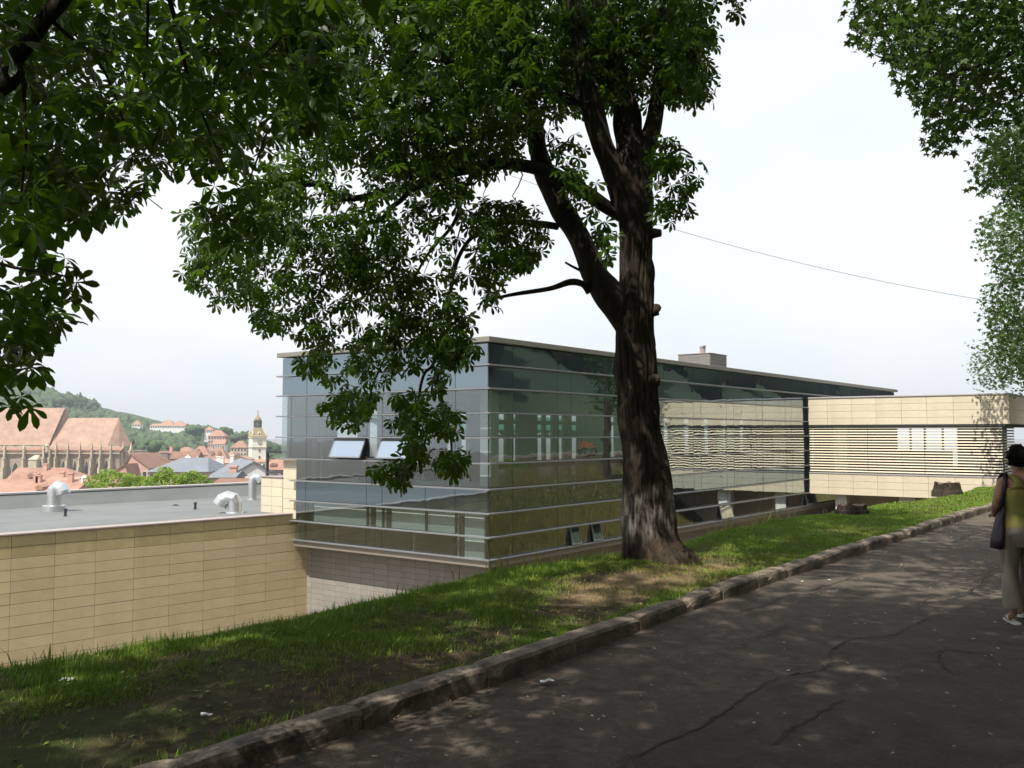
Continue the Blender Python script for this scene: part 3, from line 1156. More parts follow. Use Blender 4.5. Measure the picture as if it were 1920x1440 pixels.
U_K = UC + 0.45
lowb = thing('stone_parapet', 'low sandstone parapet with metal coping beside the tall gooseneck vent', 'wall', B(U_K, v_at(532, U_K), ZT - 0.2), PHI)
FK = Fr(lowb, U_K, v_at(532, U_K), ZT - 0.2)
vk0, vk1 = v_at(532, U_K), v_at(491.5, U_K)
zk = ZY(894.5, 40.0)
FK.box('core', M['joint'], U_K + 0.02, U_K + 9, vk0, vk1 - 0.003, ZT - 0.2, zk - 0.01)
FK.box('coping', M['coping'], U_K - 0.04, U_K + 9.04, vk0, vk1 + 0.04, zk - 0.008, zk + 0.035, 0.005)
stone_panels(lowb, FK, U_K, 0, 0, 0, 0, [zk - 0.012, zk - 0.412, zk - 0.812, zk - 1.212, zk - 1.612], [vk0, (vk0 + vk1) / 2, vk1], M['pale_stone'])

# dark steel frame above the parapet
fr0 = thing('steel_frame', 'dark open steel frame standing above the sandstone parapet', 'railing', B(U_K + 0.3, vk1 - 0.3, zk + 0.036), PHI)
FS = Fr(fr0, U_K + 0.3, vk1 - 0.3, zk + 0.036)
us = U_K + 0.3
zt_ = ZY(845, 40.2)
vp = v_at(501, us)
FS.box('post', M['purple_frame'], us, us + 0.09, vp - 0.05, vp + 0.05, zk + 0.036, zt_ - 0.11)
FS.box('top_rail', M['frame'], us - 0.01, us + 0.10, V_UP - 0.2, vp + 0.05, zt_ - 0.108, zt_)
for zy, t in ((859, 0.05), (884.5, 0.07)):
    zz_ = ZY(zy, 40.2)
    FS.box('rail', M['purple_frame'], us + 0.01, us + 0.08, V_UP - 0.2, vp - 0.052, zz_ - t, zz_)

# ------------------------------------------------------------------ low wing with roof terrace (left)
PHW = R(90 - 43)
OW = B(U_GW - 0.03, V_LO + 0.20, 0)
CW, SW = math.cos(PHW), math.sin(PHW)


def to_w(p):
    dx, dy = p.x - OW.x, p.y - OW.y
    return dx * CW + dy * SW, -dx * SW + dy * CW


lw = thing('sandstone_wall', 'long ochre sandstone wall of the low wing rising behind the grass crest', 'wall', (OW.x, OW.y, Z_PIT), PHW)
mb = MB()
mb.box(-30, 0.12, 0.02, 0.5, -0.3, ZT - Z_PIT - 0.06)
mb.build('backing', M['joint'], lw)
mb = MB()
mb.bbox(-30, 0.35, -0.05, 0.55, ZT - Z_PIT - 0.058, ZT - Z_PIT, 0.008)
mb.build('coping', M['coping'], lw)
pa = [to_w(P(573, 961, 39))]
xs = []
for px in (573.0, 557.5, 502.8, 446.7, 387, 323.8, 257.3, 186.2, 110, 28.9):
    xr = (px - 960) / FPX
    # intersection of the pixel's vertical plane with the wall plane
    t = (OW.x - xr * OW.y) / (xr * SW - CW)
    xs.append(t)
print('wall joints', [round(a - b, 2) for a, b in zip(xs, xs[1:])])
xs[0] = 0.12
while xs[-1] > -28:
    xs.append(xs[-1] - 1.375)
rows = [ZT - 0.065 - 0.3725 * i for i in range(15)]
for i in range(len(rows) - 1):
    for j in range(len(xs) - 1):
        if xs[j] < -16.5 and (i > 3):
            continue
        a, b = xs[j + 1] + 0.006, xs[j] - 0.006
        if b - a < 0.03:
            continue
        pane('panel', M['sandstone_damp'] if i < 2 else M['sandstone'], b - a, 0.3725 - 0.014, 0.03, ((a + b) / 2, random.uniform(-.0015, .0015), rows[i + 1] + 0.007 - Z_PIT), (0, 0, 0), lw)

ZD = ZT - 0.10
ry = [to_w(PZ(px, py, ZD)) for px, py in ((0, 949), (230, 941), (440, 933))]
print('parapet foot in wing frame', [tuple(round(c, 2) for c in q) for q in ry])
YP = 12.6
deck = thing('roof_terrace', 'flat grey membrane roof of the low wing with light metal parapet', 'roof', (OW.x, OW.y, ZD), PHW)
mb = MB()
mb.box(-30, 16, 0.55, YP + 0.4, -0.3, 0)
mb.build('membrane', M['membrane'], deck)
ph = 0.62
mb = MB()
mb.add([(-30, YP - 0.5, 0.003), (16, YP - 0.5, 0.003), (16, YP, ph - 0.02), (-30, YP, ph - 0.02), (-30, YP + 0.4, -0.3), (16, YP + 0.4, -0.3), (16, YP + 0.4, ph - 0.02), (-30, YP + 0.4, ph - 0.02)],
       [(0, 1, 2, 3), (3, 2, 6, 7), (4, 7, 6, 5), (0, 3, 7, 4), (1, 5, 6, 2), (0, 4, 5, 1)])
mb.build('parapet', M['membrane'], deck)
for k in range(16):
    mb = MB()
    mb.bbox(-30 + k * 2.9 + 0.004, -30 + (k + 1) * 2.9 - 0.004, YP - 0.05, YP + 0.45, ph - 0.018, ph + 0.07, 0.008)
    mb.build('coping', M['coping_light'], deck)
# welded laps of the membrane
for k in range(4):
    mb = MB()
    y = 2.1 + k * 2.9
    mb.box(-30, 16, y, y + 0.09, 0.0, 0.003)
    mb.build('membrane_lap', M['membrane'], deck)
mb = MB()
mb.box(-29, 15.5, YP + 0.5, YP + 0.8, -6.0, -0.3)
mb.box(-29, -28.7, 0.8, YP + 0.8, -4.2, -0.3)
mb.build('outer_wall', M['sandstone'], deck)


def vent(label, base_px, Y, pts, r, flange=None, group='roof vents on the low wing'):
    b = P(*base_px, Y)
    b.z = ZD + 0.002
    t = thing('roof_vent', label, 'vent', b, 0, group)
    ps = spline(pts, 1)
    mb = MB()
    for q0, q1 in zip(ps, ps[1:]):
        pass
    full = MB()
    full.tube(ps, r, 22, cap=False)
    for q in range(len(ps) - 1):
        vs_ = full.v[q * 22:(q + 2) * 22]
        mb.add(vs_, [(k_, (k_ + 1) % 22, 22 + (k_ + 1) % 22, 22 + k_) for k_ in range(22)])
    mb.build('duct', M['steel'], t, smooth=True)
    d = Vector(ps[-1]) - Vector(ps[-2])
    d.normalize()
    mb = MB()
    e = Vector(ps[-1])
    mb.tube([e - d * 0.10, e - d * 0.09], r * 0.96, 18)
    mb.build('duct_shade', M['black_pipe'], t)  # black disc stands for the shade inside the open duct
    mb = MB()
    mb.tube([e - d * 0.02, e + d * 0.02], r * 1.05, 18, cap=False)
    mb.build('rim', M['steel'], t)
    if flange:
        mb = MB()
        mb.lathe([(flange, 0), (flange, 0.24), (flange * 0.92, 0.26), (r * 1.05, 0.27), (r * 1.05, 0.36)], 28)
        mb.build('curb', M['steel'], t, smooth=False)
    else:
        mb = MB()
        mb.lathe([(r * 1.25, 0), (r * 1.2, 0.05), (r * 1.03, 0.06)], 18)
        mb.build('collar', M['steel'], t)
    return t


vent('squat gooseneck vent on a broad round curb at the roof edge', (101, 957), 40.5,
     [(0, 0, 0.2), (0, 0, 0.72), (0.03, 0, 0.92), (0.16, -0.02, 1.04), (0.32, -0.04, 0.98), (0.40, -0.05, 0.84), (0.42, -0.05, 0.76)], 0.29, 0.48)
vent('wide shiny vent hood bent over towards the left above the stone wall', (440, 966), 39.6,
     [(0, 0, 0), (0, 0, 0.42), (-0.08, 0, 0.58), (-0.30, -0.02, 0.64), (-0.50, -0.03, 0.56), (-0.62, -0.04, 0.36)], 0.30)
vent('tall slim vent beside the low sandstone parapet', (473, 938), 47.5,
     [(0, 0, 0), (0, 0, 0.85), (0.03, 0, 1.04), (0.14, 0, 1.14), (0.28, 0, 1.10), (0.38, 0, 0.98), (0.42, 0, 0.90)], 0.22)
for (px, py, h, r, lab) in ((122.5, 968, .30, .055, 'short dark pipe stub beside the squat vent curb'), (366, 955, .30, .055, 'short dark pipe stub standing alone in the middle of the grey roof')):
    b = PZ(px, py, ZD)
    t = thing('pipe_stub', lab, 'pipe', b, 0)
    mb = MB()
    mb.lathe([(r * 1.6, 0.001), (r * 1.5, 0.02), (r, 0.03), (r, h - 0.05)], 10)
    mb.build('pipe', M['black_pipe'], t)
    mb = MB()
    mb.lathe([(r * 1.35, h - 0.05), (r * 1.35, h), (r * 0.8, h + 0.02)], 10)
    mb.build('cap', M['black_pipe'], t)
b = PZ(329, 948, ZD)
mb = MB()
mb.lathe([(0.16, 0.0), (0.15, 0.02), (0.05, 0.07), (0.01, 0.08)], 10)
tag(mb.build('roof_drain', M['black_pipe'], None, b), 'small black drain dome lying flat on the grey roof', 'drain')

# ------------------------------------------------------------------ bridge wing with louvres (right)
Y_W = VF / (-SU * ((1510.5 - 960) / FPX) + CU)
UW = (CU * (1510.5 - 960) / FPX + SU) * Y_W
V_R = v_at(1892.5, UW)
WZ = dict(top=ZY(746, Y_W), par=ZY(797, Y_W), op1=ZY(800.5, Y_W), op0=ZY(886, Y_W) + 0.06, low=ZY(888.5, Y_W) + 0.06, bot=ZY(925, Y_W))
wing = thing('bridge_wing', 'cream stone bridge wing with horizontal louvres joining the glass facade', 'building', B(UW, V_R, WZ['bot']), PHI)
FW = Fr(wing, UW, V_R, WZ['bot'])
DEP = 5.0
v_hi = VF - 0.14
FW.box('core', M['joint'], UW + 0.03, UW + 18, V_R + 0.03, v_hi, WZ['par'] + 0.01, WZ['top'] - 0.06)
FW.box('coping', M['coping_light'], UW - 0.05, UW + 18.05, V_R - 0.05, v_hi, WZ['top'] - 0.058, WZ['top'] + 0.02, 0.006)
FW.box('lintel', M['frame'], UW + 0.02, UW + 0.35, V_R + 0.25, v_hi, WZ['op1'], WZ['par'] + 0.007)
FW.box('floor', M['joint'], UW + 0.03, UW + 18, V_R + 0.03, v_hi, WZ['bot'] + 0.02, WZ['low'] - 0.01)
FW.box('sill', M['coping_light'], UW - 0.03, UW + 0.25, V_R - 0.02, v_hi, WZ['low'] - 0.008, WZ['op0'] - 0.02)
FW.box('slot', M['frame'], UW + 0.05, UW + 0.6, v_hi + 0.003, VF + 0.02, WZ['bot'], WZ['top'])
cpx = [1511, 1551, 1597, 1642.5, 1690, 1737.5, 1787.5, 1838.7, 1892.5]
vc = [v_at(p, UW) for p in cpx]
vc[0] = v_hi
vc = vc[::-1]
rt = list(np.linspace(WZ['top'] - 0.06, WZ['par'], 5))
stone_panels(wing, FW, UW, 0, 0, 0, 0, rt, vc, M['pale_stone'])
rb = list(np.linspace(WZ['low'] - 0.01, WZ['bot'], 4))
stone_panels(wing, FW, UW, 0, 0, 0, 0, rb, vc, M['pale_stone'])
# the end of the wing, looking along -v
for i in range(4):
    for j in range(12):
        pane('panel', M['pale_stone'], 1.49, rt[i] - rt[i + 1] - 0.006, 0.025, (0.03 + 0.75 + j * 1.5, 0.0, rt[i + 1] + 0.003 - WZ['bot']), (0, 0, 0), wing)
for i in range(3):
    for j in range(12):
        pane('panel', M['pale_stone'], 1.49, rb[i] - rb[i + 1] - 0.006, 0.025, (0.03 + 0.75 + j * 1.5, 0.0, rb[i + 1] + 0.003 - WZ['bot']), (0, 0, 0), wing)
ppx = [1514.5, 1625.5, 1732, 1878]
pv = [v_at(p, UW + 0.1) for p in ppx]
pv[0] = v_hi
for a in pv:
    FW.box('post', M['frame'], UW + 0.16, UW + 0.24, a - 0.05, a + 0.05, WZ['op0'] - 0.02, WZ['op1'])
NS = 17
pitch = (WZ['op1'] - WZ['op0']) / NS
for i in range(NS):
    zc_ = WZ['op0'] + (i + 0.5) * pitch - WZ['bot']
    for j in range(3):
        a, b = pv[j + 1] + 0.01, pv[j] - 0.01
        key = ('slat', j)
        if key not in _cache:
            mb = MB()
            mb.bbox(-0.038, 0.038, -(b - a) / 2, (b - a) / 2, -0.014, 0.014, 0.004)
            me = mb.mesh('slat')
            me.materials.append(M['louvre'])
            _cache[key] = me
        put('slat', _cache[key], wing, (0.10, (a + b) / 2 - V_R, zc_), (0, R(-62), 0))
    key = ('slat', 'end')
    if key not in _cache:
        mb = MB()
        mb.bbox(-2.1, 2.1, -0.045, 0.045, -0.014, 0.014, 0.004)
        me = mb.mesh('slat')
        me.materials.append(M['louvre'])
        _cache[key] = me
    put('slat', _cache[key], wing, (2.45, 0.55, zc_), (R(62), 0, 0))
# inner skin behind the louvres
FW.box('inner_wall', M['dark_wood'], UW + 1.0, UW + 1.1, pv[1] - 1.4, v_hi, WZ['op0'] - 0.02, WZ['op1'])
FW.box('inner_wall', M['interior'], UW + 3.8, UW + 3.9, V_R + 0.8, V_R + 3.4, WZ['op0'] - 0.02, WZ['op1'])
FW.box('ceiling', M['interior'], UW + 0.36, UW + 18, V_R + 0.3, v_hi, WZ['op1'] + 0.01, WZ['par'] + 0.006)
FW.box('post', M['frame'], UW + 3.6, UW + 3.7, V_R + 4.1, V_R + 4.2, WZ['op0'] - 0.02, WZ['op1'])
FW.box('post', M['frame'], UW + 3.6, UW + 3.7, V_R + 5.9, V_R + 6.0, WZ['op0'] - 0.02, WZ['op1'])
FW.box('pillar', M['pale_stone'], UW + 0.55, UW + 0.99, v_at(1586, UW + .55), v_at(1562, UW + .55), WZ['op0'] - 0.02, WZ['op1'])
FW.box('inner_wall', M['pale_stone'], UW + 3.4, UW + 3.5, V_R + 3.6, V_R + 8, WZ['op0'] - 0.02, WZ['op0'] + 1.25)
# columns and rear wall under the bridge
for pa_, pb_ in ((1563.5, 1584), (1682, 1712)):
    FW.box('column', M['white_paint'], UW + 0.5, UW + 1.0, v_at(pb_, UW + .5), v_at(pa_, UW + .5), Z_PIT, WZ['bot'] + 0.017)
FW.box('rear_wall', M['beige'] if 'beige' in M else M['interior'], UW + 3.5, UW + 3.8, V_R, v_at(1590, UW + 3.5), Z_PIT, WZ['bot'] + 0.016)

# plant room and flue on the glass building's roof
U_R, V_RR = None, VF + 4.0
xr = (1332.5 - 960) / FPX
Yb = V_RR / (-SU * xr + CU)
U_R = (CU * xr + SU) * Yb
zt_r = ZY(661, Yb)
u_r1 = u_at(1363.5, V_RR)
v_r1 = v_at(1272.5, U_R)
pr = thing('plant_room', 'small grey clad plant room standing on the glass building roof', 'plant room', B(U_R, V_RR, Z_TOP - 0.05), PHI)
FR_ = Fr(pr, U_R, V_RR, Z_TOP - 0.05)
FR_.box('core', M['frame'], U_R + 0.03, u_r1, V_RR + 0.03, v_r1, Z_TOP - 0.05, zt_r - 0.04)
FR_.box('roof', M['coping'], U_R - 0.04, u_r1 + 0.04, V_RR - 0.04, v_r1 + 0.04, zt_r - 0.038, zt_r, 0.006)
nr = 8
for i in range(nr):
    z0 = Z_TOP - 0.05 + (zt_r - 0.045 - Z_TOP + 0.05) * i / nr
    z1 = Z_TOP - 0.05 + (zt_r - 0.045 - Z_TOP + 0.05) * (i + 1) / nr - 0.012
    FR_.box('plank', M['slate_clad'], U_R, U_R + 0.027, V_RR + 0.03, v_r1, z0, z1)
    FR_.box('plank', M['slate_clad'], U_R + 0.028, u_r1, V_RR, V_RR + 0.027, z0, z1)
fl = P(1317.5, 661, Yb + 1.6)
t = thing('flue', 'short round steel flue with cowl on top of the plant room', 'chimney', (fl.x, fl.y, zt_r), 0)
hh = ZY(647, Yb + 1.6) - zt_r
mb = MB()
mb.lathe([(0.17, 0), (0.17, hh * 0.72)], 14)
mb.build('pipe', M['coping'], t, smooth=False)
mb = MB()
mb.lathe([(0.21, hh * 0.75), (0.21, hh * 0.92), (0.08, hh)], 14)
mb.build('cowl', M['steel'], t)


# tables and chairs of the cafe inside, seen through the glass
def chair_at(proto, u, v, rz, label):
    if proto is None:
        t = thing('chair', label, 'chair', B(u, v, ZF1 + 0.001), PHI + rz, 'dark wooden chairs inside the cafe')
        mb = MB()
        mb.bbox(-.21, .21, -.21, .21, .43, .47, .01)
        mb.build('seat', M['dark_wood'], t)
        mb = MB()
        mb.bbox(-.21, .21, .17, .21, .55, .92, .01)
        mb.build('backrest', M['dark_wood'], t)
        for sx in (-.18, .18):
            for sy in (-.18, .18):
                mb = MB()
                mb.box(sx - .02, sx + .02, sy - .02, sy + .02, 0, .92 if sy > 0 else .43)
                mb.build('leg', M['dark_wood'], t)
        return t
    t = proto.copy()
    COL.objects.link(t)
    t.location = B(u, v, ZF1 + 0.001)
    t.rotation_euler = (0, 0, PHI + rz)
    t['label'] = label
    for ch in proto.children:
        c = ch.copy()
        COL.objects.link(c)
        c.parent = t
    return t


proto = None
for tu, tv, wh in ((UC + 2.2, VF + 7.6, 'behind the open top hung windows'), (UC + 2.3, VF + 5.0, 'nearest the white column'), (UC + 5.2, VF + 8.2, 'farthest inside the glass box')):
    lab_ch = 'dark chair at cafe table ' + wh
    t = thing('cafe_table', 'square dark cafe table ' + wh, 'table', B(tu, tv, ZF1 + 0.001), PHI, 'cafe tables inside the glass box')
    mb = MB()
    mb.bbox(-.4, .4, -.4, .4, .72, .76, .01)
    mb.build('tabletop', M['dark_wood'], t)
    mb = MB()
    mb.lathe([(.25, 0), (.22, .03), (.05, .06), (.04, .72)], 10)
    mb.build('leg', M['frame'], t)
    for ang in (0, 90, 180, 270):
        a = R(ang)
        c = chair_at(proto, tu - 0.72 * math.sin(a) * -1, tv + 0.72 * math.cos(a), a, lab_ch + {0: ', on its town side', 90: ', on its inner side', 180: ', on its promenade side', 270: ', on its glass side'}[ang])
        proto = proto or c
# green awnings on the terrace behind the building
aw = None
for i, (px, lab) in enumerate(((765, 'green awning seen through the short glass facade'), (850, 'green awning seen just left of the glass corner post'),
                               (945, 'green awning seen through the long facade next to the glass corner'), (1022, 'green awning seen through the long facade mid way to the trunk'),
                               (1078, 'green awning seen through the long facade close to the trunk'))):
    vb = VB + 2.0
    u0 = u_at(px, vb)
    t = thing('green_awning', lab, 'awning', B(u0, vb, ZF1 - 0.3), PHI, 'green awnings behind the glass building')
    zt2 = 0.75 - ZF1 + 0.3
    mb = MB()
    mb.add([(-1.7, 0, zt2 - .55), (1.7, 0, zt2 - .55), (1.7, 1.9, zt2 + .25), (-1.7, 1.9, zt2 + .25), (-1.7, 0, zt2 - .58), (1.7, 0, zt2 - .58), (1.7, 1.9, zt2 + .22), (-1.7, 1.9, zt2 + .22)],
           [(0, 1, 2, 3), (7, 6, 5, 4), (0, 4, 5, 1), (1, 5, 6, 2), (2, 6, 7, 3), (3, 7, 4, 0)])
    mb.build('canopy', M['green_cloth'], t)
    mb = MB()
    mb.box(-1.7, 1.7, -.02, 0.0, zt2 - 1.0, zt2 - .59)
    val = mb.build('valance', M['green_cloth'], t)
    # the white script on the valance, too small in the photograph to read
    mb = MB()
    for s in (-1, 1):
        pts = [(s * .75 + .07 * k - .5, -.03, zt2 - .80 + .07 * math.sin(k * 2.4) + .03 * math.sin(k * 5.1)) for k in range(14)]
        mb.tube(pts, .022, 4)
    mb.build('script', M['white_paint'], val)
    for sx in (-1.6, 1.6):
        mb = MB()
        mb.box(sx - .04, sx + .04, 1.85, 1.93, 0, zt2 + .2)
        mb.build('post', M['frame'], t)
tb = thing('upper_terrace', 'paved upper terrace behind the glass building', 'terrace', B(UC + 7.3, VB + 0.8, -6), PHI)
mb = MB()
mb.box(0, 41, 0, 6, 0, ZF1 - 0.3 + 6)
mb.build('paving', M['court'], tb)

# ------------------------------------------------------------------ the town below and the wooded hill
def win_meshes(w, h, arch=False):
    key = ('twin', round(w, 2), round(h, 2), arch)
    if key not in _cache:
        if arch:
            prof = [(-w / 2, 0), (w / 2, 0), (w / 2, h * .62), (w * .3, h * .85), (0, h), (-w * .3, h * .85), (-w / 2, h * .62)]
        else:
            prof = [(-w / 2, 0), (w / 2, 0), (w / 2, h), (-w / 2, h)]
        mb = MB()
        mb.prism([(a * 1.22, b * 1.08 - h * .04) for a, b in prof], -0.10, 0.05)
        fme = mb.mesh('window')
        mb = MB()
        mb.prism(prof, -0.13, 0.0)
        pme = mb.mesh('pane')
        pme.materials.append(M['pane'])
        _cache[key] = (fme, pme)
    return _cache[key]


def add_window(parent, x, y, z, w, h, fmat, arch=False, rot=0.0):
    fme, pme = win_meshes(w, h, arch)
    if not fme.materials:
        fme.materials.append(fmat)
    f = put('window', fme, parent, (x, y, z), (0, 0, rot))
    put('pane', pme, f)
    return f


def house(name, label, cat, x0, x1, yr, ye, yb, Y, kind='side', wall='beige', roof='tile_red', win=(0, 0), rx=None, depth=None, yaw=0, chim=(), group='houses of the old town', apex=None, dorm=()):
    """A house given by the pixels of its ends, ridge, eaves and foot; it is built at its true size at distance Y."""
    zb = ZY(yb, Y)
    zbase = zb - 6
    ze, zr = ZY(ye, Y), ZY(yr, Y)
    xa, xb = P(x0, 812, Y).x, P(x1, 812, Y).x
    w = xb - xa
    d = depth or max(6.0, min(14, w * 0.7))
    cx = (xa + xb) / 2
    ang = yaw
    t = thing(name, label, cat, (cx, Y, zbase), ang, group)
    H = ze - zbase
    mb = MB()
    mb.box(-w / 2, w / 2, 0, d, 0, H)
    rh = zr - ze
    ov = 0.35
    if kind == 'gable':
        ax = 0 if apex is None else P(apex, 812, Y).x - cx
        mb.prism([(-w / 2, H), (w / 2, H), (ax, H + rh)], 0.02, d - 0.02)
        mb.build('wall', M[wall], t)
        mb = MB()
        th = 0.22
        for (ea, eb) in (((-w / 2 - ov, H - ov * rh / (w / 2)), (ax, H + rh)), ((ax, H + rh), (w / 2 + ov, H - ov * rh / (w / 2)))):
            mb.prism([(ea[0], ea[1] + .02), (eb[0], eb[1] + .02), (eb[0], eb[1] + th), (ea[0], ea[1] + th)], -0.3, d + .3)
        rf = mb.build('roof', M[roof], t, fix=True)
    else:
        mb.build('wall', M[wall], t)
        inset = 0 if kind == 'side' else min(w * 0.42, d * 0.5)
        il = ir = inset
        if kind == 'hipr':
            il, ir = 0, d * 0.5
        if rx:
            il, ir = P(rx[0], 812, Y).x - xa, xb - P(rx[1], 812, Y).x
        mb = MB()
        zo = H - ov * rh / (d / 2)
        vs = [(-w / 2 - ov, -ov, zo), (w / 2 + ov, -ov, zo), (w / 2 + ov, d + ov, zo), (-w / 2 - ov, d + ov, zo),
              (-w / 2 + il - (ov if il == 0 else 0), d / 2, H + rh), (w / 2 - ir + (ov if ir == 0 else 0), d / 2, H + rh)]
        mb.add(vs, [(0, 1, 5, 4), (2, 3, 4, 5), (3, 0, 4), (1, 2, 5), (3, 2, 1, 0)])
        rf = mb.build('roof', M[roof], t)
    for cxp, hh in chim:
        x = P(cxp, 812, Y).x - cx
        mb = MB()
        if kind == 'gable':
            mb.box(x - .4, x + .4, d * .5 - .4, d * .5 + .4, H + rh * .4, H + rh + hh - .25)
            mb.box(x - .5, x + .5, d * .5 - .5, d * .5 + .5, H + rh + hh - .25, H + rh + hh)
        else:
            mb.box(x - .45, x + .45, d * .4 - .4, d * .4 + .4, H + rh * .4, H + rh + hh - .25)
            mb.box(x - .55, x + .55, d * .4 - .5, d * .4 + .5, H + rh + hh - .25, H + rh + hh)
        mb.build('chimney', M['rose'] if hh < 1.6 else M['whitewall'], rf)
    for dx in dorm:
        x = P(dx, 812, Y).x - cx
        mb = MB()
        mb.prism([(x - .7, H + rh * .3), (x + .7, H + rh * .3), (x + .7, H + rh * .52), (x, H + rh * .68), (x - .7, H + rh * .52)], d * .08, d * .35)
        mb.build('dormer', M[roof], rf, fix=True)
    nc, nr = win
    if nc:
        hv = min(H - 6, 3.2 * nr + 1)
        for r_ in range(nr):
            for c in range(nc):
                x = -w / 2 + w * (c + .5) / nc
                zz = H - hv * (r_ + .85) / nr
                add_window(t, x, 0, zz, min(1.3, w / nc * .5), min(1.8, hv / nr * .55), M['whitewall'])
    return t


# --- gothic church
YCH = 300.0
g0 = thing('church', 'large gothic stone church with huge tiled roofs and pinnacled buttresses', 'church', P(110, 812, YCH) * 1.0, 0)
g0.location.z = ZY(930, YCH)
gx, gz = g0.location.x, g0.location.z


def X_(px):
    return P(px, 812, YCH).x - gx


def Z_(py):
    return ZY(py, YCH) - gz


mb = MB()
mb.box(X_(-160), X_(225), 0, 22, 0, Z_(846))
mb.box(X_(225) - .01, X_(231), 2.5, 19, 0, Z_(847))
mb.build('wall', M['old_stone'], g0)
mb = MB()
mb.add([(X_(-170), -.6, Z_(846)), (X_(228), -.6, Z_(846)), (X_(228), 2.6, Z_(837.5)), (X_(-170), 2.6, Z_(837.5)), (X_(-170), 2.6, Z_(848)), (X_(228), 2.6, Z_(848))], [(0, 1, 2, 3), (1, 5, 2), (0, 3, 4), (0, 4, 5, 1), (3, 2, 5, 4)])
mb.build('aisle_roof', M['tile_red'], g0)
for ya, yb_, nm in ((836.5, 838.2, 'balustrade'), (848.6, 850.6, 'string_course')):
    mb = MB()
    mb.box(X_(-165), X_(227), -0.9, -0.4, Z_(yb_), Z_(ya))
    mb.build(nm, M['old_stone_light'], g0)
mb = MB()
mb.add([(X_(-170), 2.8, Z_(835)), (X_(83.5), 2.8, Z_(835)), (X_(83.5), 20, Z_(835)), (X_(-170), 20, Z_(835)), (X_(-170), 11.5, Z_(763)), (X_(88.5), 11.5, Z_(763))], [(0, 1, 5, 4), (2, 3, 4, 5), (3, 0, 4), (1, 2, 5), (3, 2, 1, 0)])
mb.build('nave_roof', M['tile_pink'], g0)
mb = MB()
mb.add([(X_(83.5) + .05, 2.6, Z_(846)), (X_(83.5) + .05, 20.2, Z_(846)), (X_(88.9) + .05, 11.5, Z_(762))], [(0, 1, 2)])
mb.add([(X_(83.5) + .6, 2.6, Z_(846)), (X_(83.5) + .6, 20.2, Z_(846)), (X_(88.9) + .6, 11.5, Z_(762))], [(2, 1, 0)])
mb.build('gable_edge', M['old_stone'], g0)
mb = MB()
xa, xb, xc = X_(86), X_(194), X_(219)
mb.add([(xa, 3.2, Z_(837)), (xb, 3.2, Z_(837)), (X_(209), 6.5, Z_(837)), (X_(220), 11.5, Z_(837)), (X_(209), 16.5, Z_(837)), (xb, 19.8, Z_(837)), (xa, 19.8, Z_(837)),
        (xa, 11.5, Z_(782.5)), (xb, 11.5, Z_(782.5))],
       [(0, 1, 8, 7), (1, 2, 8), (2, 3, 8), (3, 4, 8), (4, 5, 8), (5, 6, 7, 8), (6, 0, 7), (6, 5, 4, 3, 2, 1, 0)])
mb.build('choir_roof', M['tile_pink'], g0)
for i, (px, wpx, pt, pb) in enumerate(((13, 5, 833, 905), (49, 5, 833, 905), (86, 5.5, 835, 905), (97.5, 3, 845, 905), (109, 3.2, 826, 920), (131, 3.2, 826, 920), (153.5, 3.4, 826, 925), (175.6, 3.6, 826, 925), (192, 3.4, 826, 925), (211, 3.6, 827, 925))):
    w = wpx / 5.81
    x = X_(px)
    mb = MB()
    mb.box(x - w / 2, x + w / 2, -2.6, 0, 0, Z_(876))
    mb.box(x - w * .42, x + w * .42, -2.0, 0, Z_(876), Z_(861))
    mb.prism([(x - w * .5, Z_(861)), (x + w * .5, Z_(861)), (x + w * .5, Z_(859)), (x, Z_(856)), (x - w * .5, Z_(859))], -2.1, -.4)
    mb.box(x - w * .30, x + w * .30, -1.5, -.5, Z_(861), Z_(842))
    f = mb.build('buttress', M['old_stone_light'], g0, fix=True)
    mb = MB()
    s = w * .32
    mb.add([(x - s, -1.6, Z_(842)), (x + s, -1.6, Z_(842)), (x + s, -.4, Z_(842)), (x - s, -.4, Z_(842)), (x, -1.0, Z_(pt))], [(0, 1, 4), (1, 2, 4), (2, 3, 4), (3, 0, 4), (3, 2, 1, 0)])
    mb.build('pinnacle', M['old_stone_light'], f)
for px, yd in ((224.5, 5), (232.5, 8)):
    w = .62
    x = X_(px)
    mb = MB()
    mb.box(x - w / 2, x + w / 2, yd - 4, yd, 0, Z_(845))
    f = mb.build('buttress', M['old_stone_light'], g0)
    mb = MB()
    mb.add([(x - .3, yd - 3, Z_(845)), (x + .3, yd - 3, Z_(845)), (x + .3, yd - 1, Z_(845)), (x - .3, yd - 1, Z_(845)), (x, yd - 2, Z_(827))], [(0, 1, 4), (1, 2, 4), (2, 3, 4), (3, 0, 4)])
    mb.build('pinnacle', M['old_stone_light'], f)
for px, yt, yb_, wpx in ((-4, 866, 905, 9), (31, 866.5, 905, 12), (67, 872, 905, 10), (120, 863, 900, 6), (142, 863, 905, 5.5), (164, 864, 896, 6.2), (184, 864, 905, 5.5), (201, 862, 896, 6)):
    add_window(g0, X_(px), 0, Z_(yb_), wpx / 5.81, (yb_ - yt) / 5.81, M['old_stone_light'], True)
mb = MB()
mb.box(X_(67), X_(82), -4.2, -0.02, 0, Z_(861))
mb.add([(X_(66), -4.4, Z_(861)), (X_(83), -4.4, Z_(861)), (X_(83), 0, Z_(861)), (X_(66), 0, Z_(861)), (X_(70), -1, Z_(853)), (X_(79), -1, Z_(853))], [(0, 1, 5, 4), (1, 2, 5), (2, 3, 4, 5), (3, 0, 4)])
mb.build('porch', M['old_stone_light'], g0)
mb = MB()
